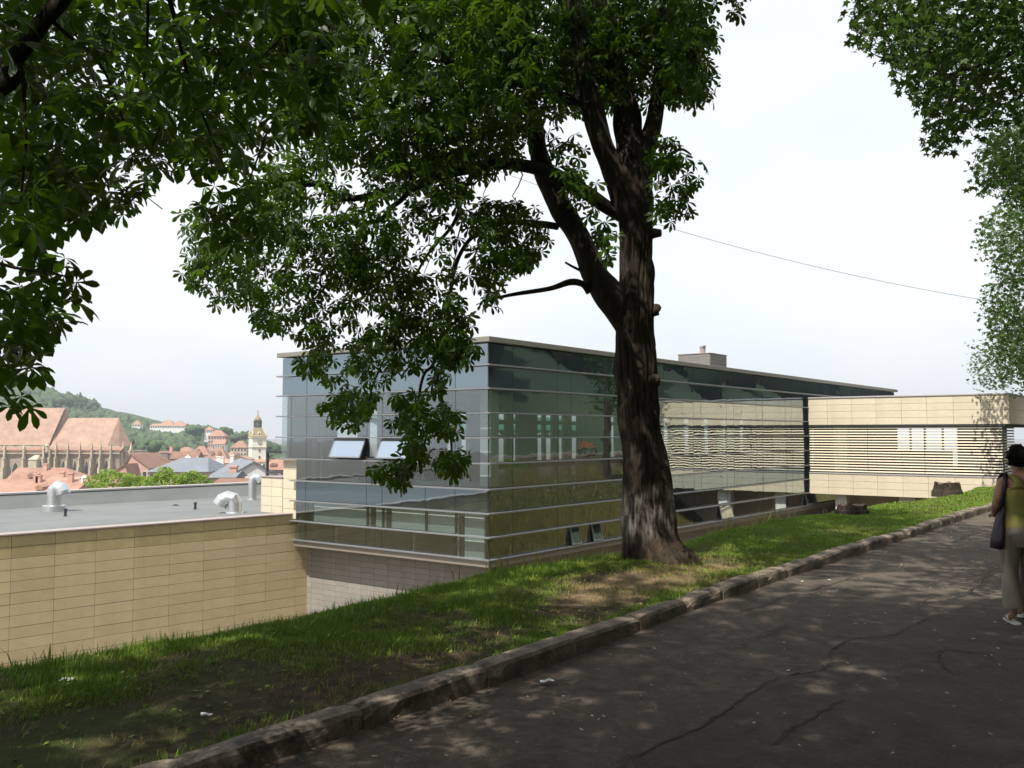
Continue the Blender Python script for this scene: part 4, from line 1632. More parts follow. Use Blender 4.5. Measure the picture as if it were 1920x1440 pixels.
mb.lathe([(.55, Z_(848)), (.5, Z_(838)), (.7, Z_(836)), (.45, Z_(833)), (.05, Z_(827))], 10, (X_(91.5), -.8))
mb.build('turret', M['old_stone_light'], g0)

# --- houses (every one a thing)
H = house
H('red_roof_house', 'long low red tiled roof just in front of the church buttresses', 'house', 12, 150, 878.5, 903, 912, 215, 'hipr', 'beige', 'tile_red', chim=((68, 1.0),), dorm=(55,))
H('red_roof_house', 'weathered red roof with brick chimneys behind the squat vent', 'house', -60, 136, 902, 926, 940, 170, 'side', 'beige', 'tile_orange', chim=((43, 1.2), (47.5, 0.9), (109, 1.3)), dorm=(70, 100))
H('lean_to_house', 'small grey roofed house with a pink wall strip between red roofs', 'house', 120, 180, 899.5, 906, 915, 190, 'side', 'rose', 'tile_brown', (5, 1))
H('ridge_house', 'low pale ridge roof in front of the gothic church choir', 'house', 92, 146, 894, 898.5, 905, 200, 'side', 'beige', 'tile_pink', chim=((109, 1.0),))
H('brown_roof_house', 'brown tiled house with gable right beside the church end', 'house', 236, 280, 853, 877, 900, 255, 'gable', 'rose', 'tile_brown', (3, 1), apex=246, depth=20)
H('white_hall', 'plain white hall with sloping roofline behind the brown tiled house', 'hall', 243, 291, 849.5, 851, 882, 285, 'side', 'whitewall', 'tile_brown', depth=12)
H('brown_house', 'pinkish brown blank house wall with a tiny red gable', 'house', 296, 323, 846, 850, 876, 296, 'side', 'beige', 'tile_brown', chim=((316.5, 1.4),))
H('dark_roof_house', 'long dark brown roof behind the grey hipped roof', 'house', 321, 370, 846.5, 859, 872, 290, 'side', 'beige', 'tile_brown')
H('grey_hip_house', 'broad house with grey hipped sheet roof above the green bushes', 'house', 279, 389, 860, 883.5, 902, 150, 'hip', 'beige', 'slate', (8, 1), rx=(316, 367), depth=13)
H('grey_gable_house', 'pale lavender gable house with grey slate roof below the clock tower', 'house', 424, 530, 867, 898, 912, 132, 'gable', 'whitewall', 'slate', (0, 0), depth=15, yaw=R(24))
H('slate_roof_house', 'low grey slate roof with one chimney in front of the lavender gable house', 'house', 392, 440, 884, 894, 905, 124, 'side', 'beige', 'slate', chim=((431, 0.7),), rx=(412, 440), depth=5)
H('red_roof_house', 'red roofed house block in the middle of the old town', 'house', 357, 392, 836, 851, 866, 395, 'hip', 'rose', 'tile_red', (6, 1), dorm=(371,))
H('red_roof_house', 'wide red roof just right of the red house block', 'house', 386, 426, 838.5, 859, 866, 385, 'hip', 'rose', 'tile_red', dorm=(398, 411))
H('hillside_house', 'tall pinkish house with red pyramid roof on the wooded hillside', 'house', 390, 422, 806.5, 817, 838, 560, 'hip', 'rose', 'tile_orange', (6, 3))
H('hillside_house', 'second red roof stepping down below the pyramid roof', 'house', 399, 421, 824, 832, 843, 520, 'side', 'whitewall', 'tile_orange', (5, 1))
H('tower_side_house', 'beige house with broad red roof left of the clock tower', 'house', 433, 463, 826.5, 838, 856, 450, 'hip', 'beige', 'tile_red', (5, 2))
H('cream_house', 'cream gabled house below the clock tower', 'house', 436, 467, 856, 862, 878, 300, 'gable', 'cream', 'tile_orange', (4, 1))
H('hilltop_building', 'long white building with red roofs along the hill crest', 'house', 281, 345, 794, 798.5, 803, 705, 'side', 'whitewall', 'tile_orange', (14, 1))
H('hilltop_building', 'higher red hipped roof in the middle of the hill crest', 'house', 299, 326, 787.5, 795.5, 803, 715, 'hip', 'whitewall', 'tile_orange', (8, 1))
H('hilltop_building', 'red hipped roof at the end of the long hill crest building', 'house', 326, 344, 788.5, 796, 804, 712, 'hip', 'whitewall', 'tile_orange', (5, 1))
H('hilltop_house', 'small red roof peeping from trees left of the hill crest building', 'house', 247, 262, 788, 795.5, 800, 700, 'hip', 'whitewall', 'tile_orange', (3, 1))
H('hilltop_house', 'red roofed houses above the tall pinkish hillside house', 'house', 383, 398, 800, 806, 812, 640, 'hip', 'whitewall', 'tile_orange', (4, 1))
H('grey_pink_house', 'long grey pink roof in front of the central red roofs', 'house', 376, 432, 861, 867.5, 876, 310, 'side', 'beige', 'tile_pink', (10, 1))
H('brown_row_house', 'brownish red roof with white chimneys below the grey pink roof', 'house', 383, 440, 869.5, 879, 889, 240, 'side', 'cream', 'tile_brown', chim=((405, 1.9), (431, 2.2), (412, 1.7)))
H('orange_roof_house', 'orange roof tucked between the slate roof and brown roof', 'house', 414, 448, 872, 879, 888, 225, 'hip', 'cream', 'tile_orange')
H('red_roof_house', 'red roof seen through the dark steel frame', 'house', 504, 545, 862, 879, 892, 200, 'side', 'rose', 'tile_red', (4, 1), dorm=(512,))
H('low_red_house', 'low red tiled roof just over the terrace parapet beside the tall vent', 'house', 404, 470, 899, 907, 918, 110, 'side', 'beige', 'tile_brown')
H('town_house', 'narrow cream house at the foot of the clock tower', 'house', 460, 500, 861, 866, 880, 330, 'side', 'cream', 'tile_orange', (5, 1))
H('town_house', 'pink walled town house left of the central red roofs', 'house', 330, 362, 838, 846, 862, 420, 'hip', 'rose', 'tile_red', (5, 1))
H('town_house', 'red roof low among trees right of the central red roofs', 'house', 424, 440, 846, 853, 866, 400, 'hip', 'rose', 'tile_red', (3, 1))
H('gable_house', 'brick red gable between the church end and the bushes', 'house', 205, 240, 872, 890, 905, 190, 'gable', 'rose', 'tile_red', apex=236)
for px, lab in ((352, 'small white dome turret with a finial over the grey hipped roof'), (370, 'lower white dome turret right of the finial dome')):
    Yd = 280
    b = P(px, 872, Yd)
    t = thing('dome_turret', lab, 'turret', b, 0)
    k = 1.0 if px == 352 else 0.8
    mb = MB()
    mb.lathe([(1.0 * k, 0), (1.0 * k, 1.6 * k), (1.15 * k, 1.7 * k)], 12)
    mb.build('drum', M['whitewall'], t)
    mb = MB()
    mb.lathe([(1.1 * k, 1.7 * k), (1.0 * k, 2.1 * k), (.6 * k, 2.6 * k), (.15 * k, 2.8 * k), (.08, 3.3 * k)], 12)
    mb.build('dome', M['whitewall'], t)
Yd = 120
b = P(155, 906, Yd)
t = thing('roof_cowl', 'small curved white vent cowl on the far roofs below the church', 'vent', b, 0)
mb = MB()
mb.tube(spline([(0, 0, 0), (0, 0, .5), (.06, 0, .72), (.25, 0, .8), (.42, 0, .66)], 4), .2, 12)
mb.build('duct', M['white_paint'], t)

# --- clock tower
YT = 380.0
k = YT / FPX
hw = 13.3 * k
tw = thing('clock_tower', 'cream clock tower with flared tiled roof and onion topped lantern', 'tower', P(478.5, 880, YT) + Vector((0, 13.3 * k, 0)) - Vector((-math.sin(R(30)), math.cos(R(30)), 0)) * hw, R(30))
tz = tw.location.z


def TZ(py):
    return ZY(py, YT) - tz


mb = MB()
mb.box(-hw * 1.04, hw * 1.04, 0, hw * 2.1, 0, TZ(862))
mb.box(-hw, hw, 0.2, hw * 2, TZ(862), TZ(821))
mb.build('shaft', M['tower_white'], tw)
for y in (861.5, 838.8):
    mb = MB()
    mb.box(-hw - .25, hw + .25, -.1, hw * 2 + .3, TZ(y) - .18, TZ(y) + .18)
    mb.build('string_course', M['old_stone_light'], tw)
mb = MB()
c = hw
mb.box(-hw * 1.1, hw * 1.1, c - hw * 1.1, c + hw * 1.1, TZ(821), TZ(818.8))
mb.build('cornice', M['cream'], tw)
mb = MB()
n_ = 4
prof = [(18.0, 818.8), (14.5, 815), (11.5, 810.5), (8.6, 805), (6.6, 800.4)]
vs, fs = [], []
for r_, py in prof:
    a = r_ * k * .84
    vs += [(-a, c - a, TZ(py)), (a, c - a, TZ(py)), (a, c + a, TZ(py)), (-a, c + a, TZ(py))]
for i in range(len(prof) - 1):
    for j in range(4):
        fs.append((i * 4 + j, i * 4 + (j + 1) % 4, (i + 1) * 4 + (j + 1) % 4, (i + 1) * 4 + j))
fs.append((16, 17, 18, 19))
mb.add(vs, fs)
trf = mb.build('roof', M['tower_roof'], tw)
for sx in (-1, 1):
    for sy in (-1, 1):
        mb = MB()
        mb.lathe([(1.3 * k, TZ(818.5)), (1.3 * k, TZ(813)), (1.6 * k, TZ(812.5)), (.1, TZ(806.5))], 8, (sx * 12.2 * k, c + sy * 12.2 * k))
        mb.build('corner_turret', M['cream'], trf)
mb = MB()
mb.prism([(-3 * k, TZ(817)), (3 * k, TZ(817)), (3 * k, TZ(812)), (0, TZ(808.5)), (-3 * k, TZ(812))], c - 13.0 * k, c - 5 * k)
dm = mb.build('dormer', M['cream'], trf, fix=True)
mb = MB()
mb.prism([(-1.2 * k, TZ(815.5)), (1.2 * k, TZ(815.5)), (1.2 * k, TZ(812)), (-1.2 * k, TZ(812))], c - 13.2 * k, c - 12.5 * k)
mb.build('pane', M['pane'], dm)
# lantern
mb = MB()
mb.box(-6.4 * k, 6.4 * k, c - 6.4 * k, c + 6.4 * k, TZ(800.4), TZ(798.6))
mb.box(-6.6 * k, 6.6 * k, c - 6.6 * k, c + 6.6 * k, TZ(790.5), TZ(788.6))
lan = mb.build('lantern', M['dark_metal'], tw)
for sx in (-1, 0, 1):
    for sy in (-1, 0, 1):
        if sx == 0 and sy == 0:
            continue
        mb = MB()
        mb.box(sx * 5.2 * k - .2, sx * 5.2 * k + .2, c + sy * 5.2 * k - .2, c + sy * 5.2 * k + .2, TZ(798.6), TZ(790.5))
        mb.build('post', M['dark_metal'], lan)
mb = MB()
mb.lathe([(6.2 * k, TZ(788.6)), (6.4 * k, TZ(786.5)), (5.4 * k, TZ(784)), (3.0 * k, TZ(781.5)), (1.6 * k, TZ(779)), (.9 * k, TZ(776)), (.4 * k, TZ(773.5))], 12, (0, c))
on = mb.build('onion_dome', M['tower_roof'], tw)
mb = MB()
mb.lathe([(.12, TZ(774)), (.10, TZ(768.5))], 6, (0, c))
mb.lathe([(.05, TZ(772.4)), (.35, TZ(771.8)), (.05, TZ(771.2))], 8, (0, c))
mb.build('finial', M['dark_metal'], on)
# clock face
cxp, czp = 1.4 * k, TZ(829.7)
mb = MB()
mb.prism([(cxp + 4.0 * k * math.cos(a), czp + 4.0 * k * math.sin(a)) for a in np.linspace(0, 2 * math.pi, 24, endpoint=False)], .06, .2)
ck = mb.build('clock', M['dark_metal'], tw, fix=True)
mb = MB()
mb.prism([(cxp + 3.3 * k * math.cos(a), czp + 3.3 * k * math.sin(a)) for a in np.linspace(0, 2 * math.pi, 24, endpoint=False)], 0.0, .058)
mb.build('dial', M['old_stone'], ck, fix=True)
mb = MB()
for i in range(12):
    a = i * math.pi / 6
    x, z = cxp + 2.7 * k * math.sin(a), czp + 2.7 * k * math.cos(a)
    mb.box(x - .06, x + .06, -.04, -.002, z - .12, z + .12)
mb.build('hour_marks', M['tower_white'], ck)
for a, L_ in ((R(-62), 1.8 * k), (R(150), 2.5 * k)):
    mb = MB()
    d = Vector((math.sin(a), 0, math.cos(a)))
    s = Vector((math.cos(a), 0, -math.sin(a))) * .07
    o_ = Vector((cxp, -.05, czp))
    mb.add([o_ + s, o_ - s, o_ + d * L_], [(0, 1, 2)])
    mb.build('clock_hand', M['tower_white'], ck)
for y in (845, 858):
    add_window(tw, 0.6 * k, .1, TZ(y + 1.5), .55, 1.0, M['old_stone_light'])

# --- wooded hill
ridge = [(-420, 690), (-150, 700), (0, 722), (40, 719), (75, 731), (110, 741), (150, 748), (165, 766), (200, 775), (250, 789), (300, 800), (350, 804), (400, 806), (430, 810), (462, 818), (500, 832), (530, 842), (600, 852), (800, 870), (1100, 880)]
rx_ = [a for a, b in ridge]
ry_ = [b for a, b in ridge]
YR = 760.0


def hill_z(x, y):
    px = 960 + FPX * x / YR
    top = ZY(float(np.interp(px, rx_, ry_)) + 7, YR)
    t = smooth01(430, YR, y)
    zz = -34 + (top + 34) * t
    if y > YR:
        zz = top - (y - YR) * 0.08
    return zz + 2.0 * fbm(x, y, 0.02, 4) * t


xs_ = np.linspace(-900, 150, 90)
ys_ = np.linspace(420, 1100, 50)
pts = [(x, y, hill_z(x, y)) for x in xs_ for y in ys_]
idx = []
for i in range(len(xs_) - 1):
    for j in range(len(ys_) - 1):
        idx += [i * 50 + j, (i + 1) * 50 + j, (i + 1) * 50 + j + 1, i * 50 + j + 1]
tag(put('wooded_hill', np_mesh('wooded_hill', np.array(pts), np.array(idx), 4, M['hill_ground'], True)), kind='structure')

import bmesh
_bm = bmesh.new()
bmesh.ops.create_icosphere(_bm, subdivisions=2, radius=1.0)
ICO_V = np.array([v.co[:] for v in _bm.verts])
ICO_F = np.array([[v.index for v in f.verts] for f in _bm.faces])
_bm.free()


_bm = bmesh.new()
bmesh.ops.create_icosphere(_bm, subdivisions=1, radius=1.0)
ICO1_V = np.array([v.co[:] for v in _bm.verts])
ICO1_F = np.array([[v.index for v in f.verts] for f in _bm.faces])
_bm.free()


def crown_verts(rng, r, h, fine=True):
    """One lumpy tree crown: a sphere pushed in and out in leafy lumps."""
    k = rng.uniform(2.0, 3.2, 3)
    ph = rng.uniform(0, 6.28, 3)
    v = ICO_V if fine else ICO1_V
    d = 1 + .16 * np.sin(v[:, 0] * k[0] * 2 + ph[0]) * np.sin(v[:, 1] * k[1] * 2 + ph[1]) + .14 * np.sin(v[:, 2] * k[2] * 2.2 + ph[2]) + rng.normal(0, .10 if fine else .17, len(v))
    w = v * d[:, None]
    return w * np.array([r, r, h])


def forest(name, spots, mat):
    vs, fs, n = [], [], 0
    for x, y, z, r, h in spots:
        w = crown_verts(RNG, r, h, False) + np.array([x, y, z])
        vs.append(w)
        fs.append(ICO1_F + n)
        n += len(w)
    o = put(name, np_mesh(name, np.concatenate(vs), np.concatenate(fs).ravel(), 3, mat, False))
    return tag(o, kind='stuff')


spots = []
for _ in range(6500):
    y = RNG.uniform(470, 800)
    x = RNG.uniform(-0.66, -0.20) * y
    px = 960 + FPX * x / y
    r = RNG.uniform(1.7, 3.9)
    h = r * RNG.uniform(.9, 1.35)
    z = hill_z(x, y) + h * .55
    # leave room for the houses on the slope
    py = 812 - FPX * (z + h) / y
    if any(a - 4 < px < b + 4 and y < Yh + 6 and c - 1 < py < d for a, b, c, d, Yh in ((281, 345, 786, 806, 705), (388, 424, 804, 842, 560), (245, 264, 786, 800, 700), (382, 400, 798, 810, 640), (431, 465, 824, 856, 450))):
        continue
    spots.append((x, y, z, r, h))
forest('hill_forest', spots, M['forest'])
spots = []
for _ in range(1000):                              # trees between the roofs of the town and the hill
    y = RNG.uniform(410, 500)
    x = RNG.uniform(-0.50, -0.235) * y
    r = RNG.uniform(1.4, 2.8)
    h = r * 1.1
    px = 960 + FPX * x / y
    lim = float(np.interp(px, [100, 240, 330, 420, 470, 540], [830, 818, 826, 842, 848, 846]))
    z = ZY(lim + RNG.uniform(0, 40), y) - h
    if px > 383 and px < 470 and y > 440 or (355 < px < 428):
        continue
    spots.append((x, y, z, r, h))
forest('town_woods', spots, M['forest'])
# dark spruces and round trees that stand out on the crest
for i, (px, pt, pb, Y, lab) in enumerate(((150, 733, 768, 735, 'tall dark spruce on the hill crest above the church choir'), (138, 738, 768, 742, 'shorter spruce just left of the tall crest spruce'),
                                         (241, 775, 800, 725, 'lone pointed spruce beside the small red hilltop roof'))):
    b = P(px, pb, Y)
    t = thing('spruce_tree', lab, 'tree', b, 0, 'spruces on the hill crest')
    hgt = (pb - pt) / FPX * Y
    mb = MB()
    mb.lathe([(.35, 0), (.1, hgt * .9)], 6)
    mb.build('trunk', M['bark'], t)
    mb = MB()
    for q in range(9):
        f = q / 9
        rr = hgt * (.30 * (1 - f) + .05) * random.uniform(.85, 1.15)
        z0 = hgt * (.15 + .8 * f)
        vs, fs = [], []
        for s in range(14):
            a = 2 * math.pi * s / 14 + q
            rj = rr * (random.uniform(.9, 1.15) if s % 2 else random.uniform(.55, .75))
            vs.append((rj * math.cos(a), rj * math.sin(a), z0 - rr * .35))
        vs.append((0, 0, z0 + hgt * .10))
        for s in range(14):
            fs.append((s, (s + 1) % 14, 14))
        mb.add(vs, fs)
    mb.build('crown', M['forest'], t)
for px, pt, pb, Y, r, lab in ((425, 801, 824, 600, 4.4, 'round dark tree right of the red pyramid roof'), (441, 812, 834, 560, 4.4, 'spreading tree midway between the pyramid roof and the clock tower'),
                              (461, 808, 828, 620, 3.2, 'small dark tree just left of the clock tower roof'), (508, 830, 856, 480, 4.6, 'broad tree just right of the clock tower shaft'), (367, 796, 822, 640, 6.0, 'broad tree between the hill crest building and the pyramid roof')):
    b = P(px, pb, Y)
    t = thing('round_tree', lab, 'tree', b, 0, 'round trees on the slope')
    hgt = (pb - pt) / FPX * Y
    mb = MB()
    mb.lathe([(.4, 0), (.3, hgt * .5)], 6)
    mb.build('trunk', M['bark'], t)
    vs, fs, n = [], [], 0
    for q in range(7):
        w = crown_verts(RNG, r * .62, hgt * .30) + np.array([RNG.normal(0, r * .33), RNG.normal(0, r * .33), hgt * RNG.uniform(.45, .72)])
        vs.append(w)
        fs.append(ICO_F + n)
        n += len(w)
    put('crown', np_mesh('crown', np.concatenate(vs), np.concatenate(fs).ravel(), 3, M['forest'], False), t)

# ------------------------------------------------------------------ leaves
def palmate(n, hi, rng):
    """A horse chestnut leaf: leaflets fanned from the end of the stalk, broadest near their tips."""
    angs = np.linspace(-128, 128, n) + rng.normal(0, 4, n)
    vs, fs = [(0, 0, 0)], []
    for a in angs:
        L = (1.0 - 0.42 * (abs(a) / 128) ** 1.3) * rng.uniform(.92, 1.06)
        a = R(a)
        d = np.array([math.cos(a), math.sin(a), 0])
        s = np.array([-math.sin(a), math.cos(a), 0])
        dr = rng.uniform(.22, .50)

        def pt(t, w, up=0.0):
            p = d * (L * t) + s * (L * w)
            return (p[0], p[1], -dr * L * t * t + up)
        b = len(vs)
        tilt = rng.uniform(.015, .05)
        if hi:
            vs += [pt(.38, 0), pt(.70, 0), pt(.88, 0), pt(1.0, 0), pt(.36, .085, tilt), pt(.68, .19, tilt * 1.6), pt(.87, .155, tilt), pt(.36, -.085, tilt), pt(.68, -.19, tilt * 1.6), pt(.87, -.155, tilt)]
            m = [0, b, b + 1, b + 2, b + 3]
            l = [b + 4, b + 5, b + 6]
            r = [b + 7, b + 8, b + 9]
            fs += [(m[0], l[0], m[1]), (m[1], l[0], l[1]), (m[1], l[1], m[2]), (m[2], l[1], l[2]), (m[2], l[2], m[3]), (m[3], l[2], m[4])]
            fs += [(m[0], m[1], r[0]), (m[1], r[1], r[0]), (m[1], m[2], r[1]), (m[2], r[2], r[1]), (m[2], m[3], r[2]), (m[3], m[4], r[2])]
        else:
            vs += [pt(.66, 0), pt(1.0, 0), pt(.70, .20, tilt * 1.5), pt(.70, -.20, tilt * 1.5)]
            fs += [(0, b + 2, b), (b, b + 2, b + 1), (0, b, b + 3), (b, b + 1, b + 3)]
    return np.array(vs), np.array(fs)


def maple(rng):
    vs, fs = [(0, 0, 0)], []
    rim = []
    for a, r in ((-150, .35), (-118, .62), (-92, .36), (-62, .86), (-33, .46), (0, 1.0), (33, .46), (62, .86), (92, .36), (118, .62), (150, .35)):
        a2 = R(a + rng.normal(0, 3))
        r2 = r * rng.uniform(.92, 1.08)
        rim.append(len(vs))
        vs.append((r2 * math.cos(a2) * .62 + .1, r2 * math.sin(a2) * .62, -.18 * r2 * r2 + rng.normal(0, .02)))
    for i in range(len(rim) - 1):
        fs.append((0, rim[i], rim[i + 1]))
    return np.array(vs), np.array(fs)


TL_HI = [palmate(n, True, RNG) for n in (7, 6, 7, 5, 7, 6)]
TL_LO = [palmate(n, False, RNG) for n in (7, 6, 5, 6)]
TL_MP = [maple(RNG) for _ in range(5)]


def rand_rot(rng, n, droop=(5, 55), az=None):
    """Leaf rotations: outwards along a random azimuth, drooping, rolled a little."""
    a = rng.uniform(0, 2 * np.pi, n) if az is None else az
    d = np.radians(rng.uniform(droop[0], droop[1], n))
    ro = np.radians(rng.normal(0, 28, n))
    ca, sa, cd, sd, cr, sr = np.cos(a), np.sin(a), np.cos(d), np.sin(d), np.cos(ro), np.sin(ro)
    x = np.stack([ca * cd, sa * cd, -sd], 1)
    y0 = np.stack([-sa, ca, 0 * a], 1)
    z0 = np.cross(x, y0)
    y = y0 * cr[:, None] + z0 * sr[:, None]
    z = np.cross(x, y)
    return np.stack([x, y, z], 2)                # columns are the axes


def leaf_batch(pos, rot, size, tmpl, rng):
    vs, fs, n = [], [], 0
    which = rng.integers(0, len(tmpl), len(pos))
    for k, (tv, tf) in enumerate(tmpl):
        sel = np.where(which == k)[0]
        if len(sel) == 0:
            continue
        v = np.einsum('nij,mj->nmi', rot[sel] * size[sel][:, None, None], tv) + pos[sel][:, None, :]
        f = tf[None] + (n + np.arange(len(sel)) * len(tv))[:, None, None]
        vs.append(v.reshape(-1, 3))
        fs.append(f.reshape(-1, 3))
        n += len(sel) * len(tv)
    return np.concatenate(vs), np.concatenate(fs)


def in_poly(px, py, poly):
    poly = np.array(poly, float)
    x, y = np.asarray(px), np.asarray(py)
    inside = np.zeros(x.shape, bool)
    j = len(poly) - 1
    for i in range(len(poly)):
        xi, yi, xj, yj = *poly[i], *poly[j]
        c = ((yi > y) != (yj > y)) & (x < (xj - xi) * (y - yi) / ((yj - yi) or 1e-9) + xi)
        inside ^= c
        j = i
    return inside


def P_np(px, py, Y):
    x, y = (px - 960) / FPX, (720 - py) / FPX
    dy = CP - y * SP
    return np.stack([x / dy * Y, Y, (SP + y * CP) / dy * Y], 1)


def fill(poly, Y0, Y1, count, spread, per, rng, inset=0):
    """Leaf positions in clusters (twig ends) inside the part of the crown seen through poly."""
    poly = np.array(poly, float)
    mn, mx = poly.min(0), poly.max(0)
    out, cen = [], []
    got = 0
    guard = 0
    while got < count and guard < 400:
        guard += 1
        m = max(20, count // per)
        px, py = rng.uniform(mn[0], mx[0], m), rng.uniform(mn[1], mx[1], m)
        k = in_poly(px, py, poly)
        px, py = px[k], py[k]
        Y = rng.uniform(Y0, Y1, len(px))
        c = P_np(px, py, Y)
        q = c[:, None, :] + rng.normal(0, spread, (len(c), per, 3)) * np.array([.8, 1, 1.0])
        q = q.reshape(-1, 3)
        a, b, _ = proj(q)
        ok = in_poly(a + rng.normal(0, 9, len(a)), b + rng.normal(0, 9, len(b)), poly)
        if inset:
            for ox, oy in ((inset, 0), (-inset, 0), (0, inset)):
                ok &= in_poly(a + ox, b + oy, poly)
        out.append(q[ok])
        cen.append(c[ok.reshape(len(c), per).sum(1) >= 2])
        got += int(ok.sum())
    o = np.concatenate(out)[:count]
    return o, np.concatenate(cen)


def dome(center, rad, count, rng, shell=0.40, frame=True):
    """Leaf positions through a crown that hangs outside the picture, gathered in sprays."""
    per = 26
    m = count * 4 // per
    d = rng.normal(0, 1, (m, 3))
    d /= np.linalg.norm(d, axis=1)[:, None]
    r = rng.uniform(shell ** 3, 1, m) ** (1 / 3)
    c = np.array(center) + d * r[:, None] * np.array(rad)
    q = (c[:, None, :] + rng.normal(0, 1, (m, per, 3)) * np.array([.42, .42, .26])).reshape(-1, 3)
    if frame:
        px, py, dep = proj(q)
        vis = (dep > 0) & (px > -60) & (px < 1980) & (py > -70) & (py < 1500)
        q = q[~vis]
    q = q[q[:, 2] > Z_PATH + 2.6]
    return q[:count]


def make_tree(name, label, base, leafsets, mat, barkmat, group=None, nparts=300):
    """leafsets: (positions, sizes, templates, droop). The largest in view become single leaf parts."""
    t = thing(name, label, 'tree', base, 0, group)
    bx = np.array(base[:])
    allp, allr, alls, allt = [], [], [], []
    vs, fs, n = [], [], 0
    cand = []
    for pos, size, tmpl, droop in leafsets:
        rot = rand_rot(RNG, len(pos), droop)
        if nparts:
            px, py, dep = proj(pos)
            vis = (dep > 0) & (px > 5) & (px < 1915) & (py > 5) & (py < 1435)
            key = np.where(vis, size / np.maximum(dep, .1), 0)
        else:
            key = np.zeros(len(pos))
        cand.append((pos, size, tmpl, rot, key))
    keys = np.concatenate([c[4] for c in cand])
    lim = np.sort(keys)[-nparts] if nparts and len(keys) > nparts else 1e-9
    pool = {}
    for pos, size, tmpl, rot, key in cand:
        one = (key >= lim) & (key > 0)
        rest = ~one
        if rest.any():
            v, f = leaf_batch(pos[rest] - bx, rot[rest], size[rest], tmpl, RNG)
            vs.append(v)
            fs.append(f + n)
            n += len(v)
        for i in np.where(one)[0]:
            k = int(RNG.integers(0, len(tmpl)))
            kk = (id(tmpl), k, mat.name)
            if kk not in pool:
                me = np_mesh('leaf', tmpl[k][0], tmpl[k][1].ravel(), 3, mat, False)
                pool[kk] = me
            o = put('leaf', pool[kk], t)
            m = Matrix([list(rot[i][0]), list(rot[i][1]), list(rot[i][2])])
            o.rotation_euler = m.to_euler()
            s = size[i]
            o.scale = (s, s, s)
            o.location = pos[i] - bx
    if vs:
        o = put('foliage', np_mesh('foliage', np.concatenate(vs), np.concatenate(fs).ravel(), 3, mat, False), t)
        o['kind'] = 'stuff'
    return t


def wood(t, name, path, mat, n=10, ridge=0.0, sub=6, children=None, fine=False):
    """A limb from rows (px, py, width px, Y), as a tapered tube with bark ridges."""
    base = t.location
    pts = []
    for px, py, w, Y in path:
        p = P(px, py, Y)
        pts.append((p.x - base.x, p.y - base.y, p.z - base.z, w / 2 / FPX * Y))
    return wood3(t, name, pts, mat, n, ridge, sub)


def wood3(t, name, pts, mat, n=10, ridge=0.0, sub=6):
    sp = spline(pts, sub)
    sd = random.uniform(0, 50)

    def wob(i, th, p, d):
        r = max(.004, sp[i][3])
        return r * ridge * (mnoise.noise(Vector((th * 3.0 + sd, p.z * 1.6, sd))) + .6 * mnoise.noise(Vector((math.cos(th) * 5 + sd, math.sin(th) * 5, p.z * 5)))) + r * ridge * .8 * mnoise.noise(p * 2.2)
    mb = MB()
    mb.tube([s[:3] for s in sp], [max(.003, s[3]) for s in sp], n, True, wob if ridge else None)
    return mb.build(name, mat, t, smooth=True)


def twigs(t, centres, woodpts, mat, rng, r=0.006, maxlen=0.9, keep=0.7):
    """Thin twigs from leaf clusters back towards the nearest limb."""
    wp = np.array(woodpts)
    mb = MB()
    b = np.array(t.location[:])
    for c in centres:
        if rng.random() > keep:
            continue
        d = wp - c
        i = np.argmin((d ** 2).sum(1))
        L = np.linalg.norm(d[i])
        if L < .05:
            continue
        e = c + d[i] / L * min(L, maxlen * rng.uniform(.5, 1.1))
        mid = (c + e) / 2 + rng.normal(0, .05, 3) + np.array([0, 0, .05])
        mb.tube([c - b, mid - b, e - b], [r * .45, r * .8, r], 4, False)
    if mb.v:
        o = mb.build('twigs', mat, t, smooth=True)
        o['kind'] = 'stuff'


def sz(n, a, b):
    return RNG.uniform(a, b, n)


# ------------------------------------------------------------------ the big horse chestnut
tb_ = PZ(1222, 1058, -1.62)
YT0 = tb_.y
print('trunk depth', YT0)
M1 = [(500, -40), (1300, -40), (1335, 60), (1330, 190), (1290, 200), (1245, 195), (1225, 150), (1200, 190), (1100, 215), (1030, 213), (1000, 255), (960, 325), (900, 330), (860, 390), (700, 340), (600, 300), (540, 270), (520, 200), (540, 120)]
M2 = [(540, 260), (620, 300), (720, 345), (860, 390), (880, 520), (895, 630), (820, 680), (765, 700), (722, 730), (700, 790), (650, 815), (605, 810), (590, 760), (600, 725), (560, 705), (540, 690), (565, 645), (525, 630), (485, 635), (460, 605), (470, 575), (410, 592), (375, 560), (335, 540), (331, 494), (345, 470), (420, 430), (500, 360)]
M3 = [(860, 390), (925, 345), (1005, 400), (1035, 430), (1000, 500), (940, 545), (905, 545), (885, 520)]
sets, cens = [], []


def main_fill(poly, Y0, Y1, n, spread=.17, per=5, s=(.105, .15), t=TL_HI, dr=(5, 60), inset=0):
    p, c = fill(poly, Y0, Y1, n, spread, per, RNG, inset)
    sets.append((p, sz(len(p), *s), t, dr))
    cens.append(c)


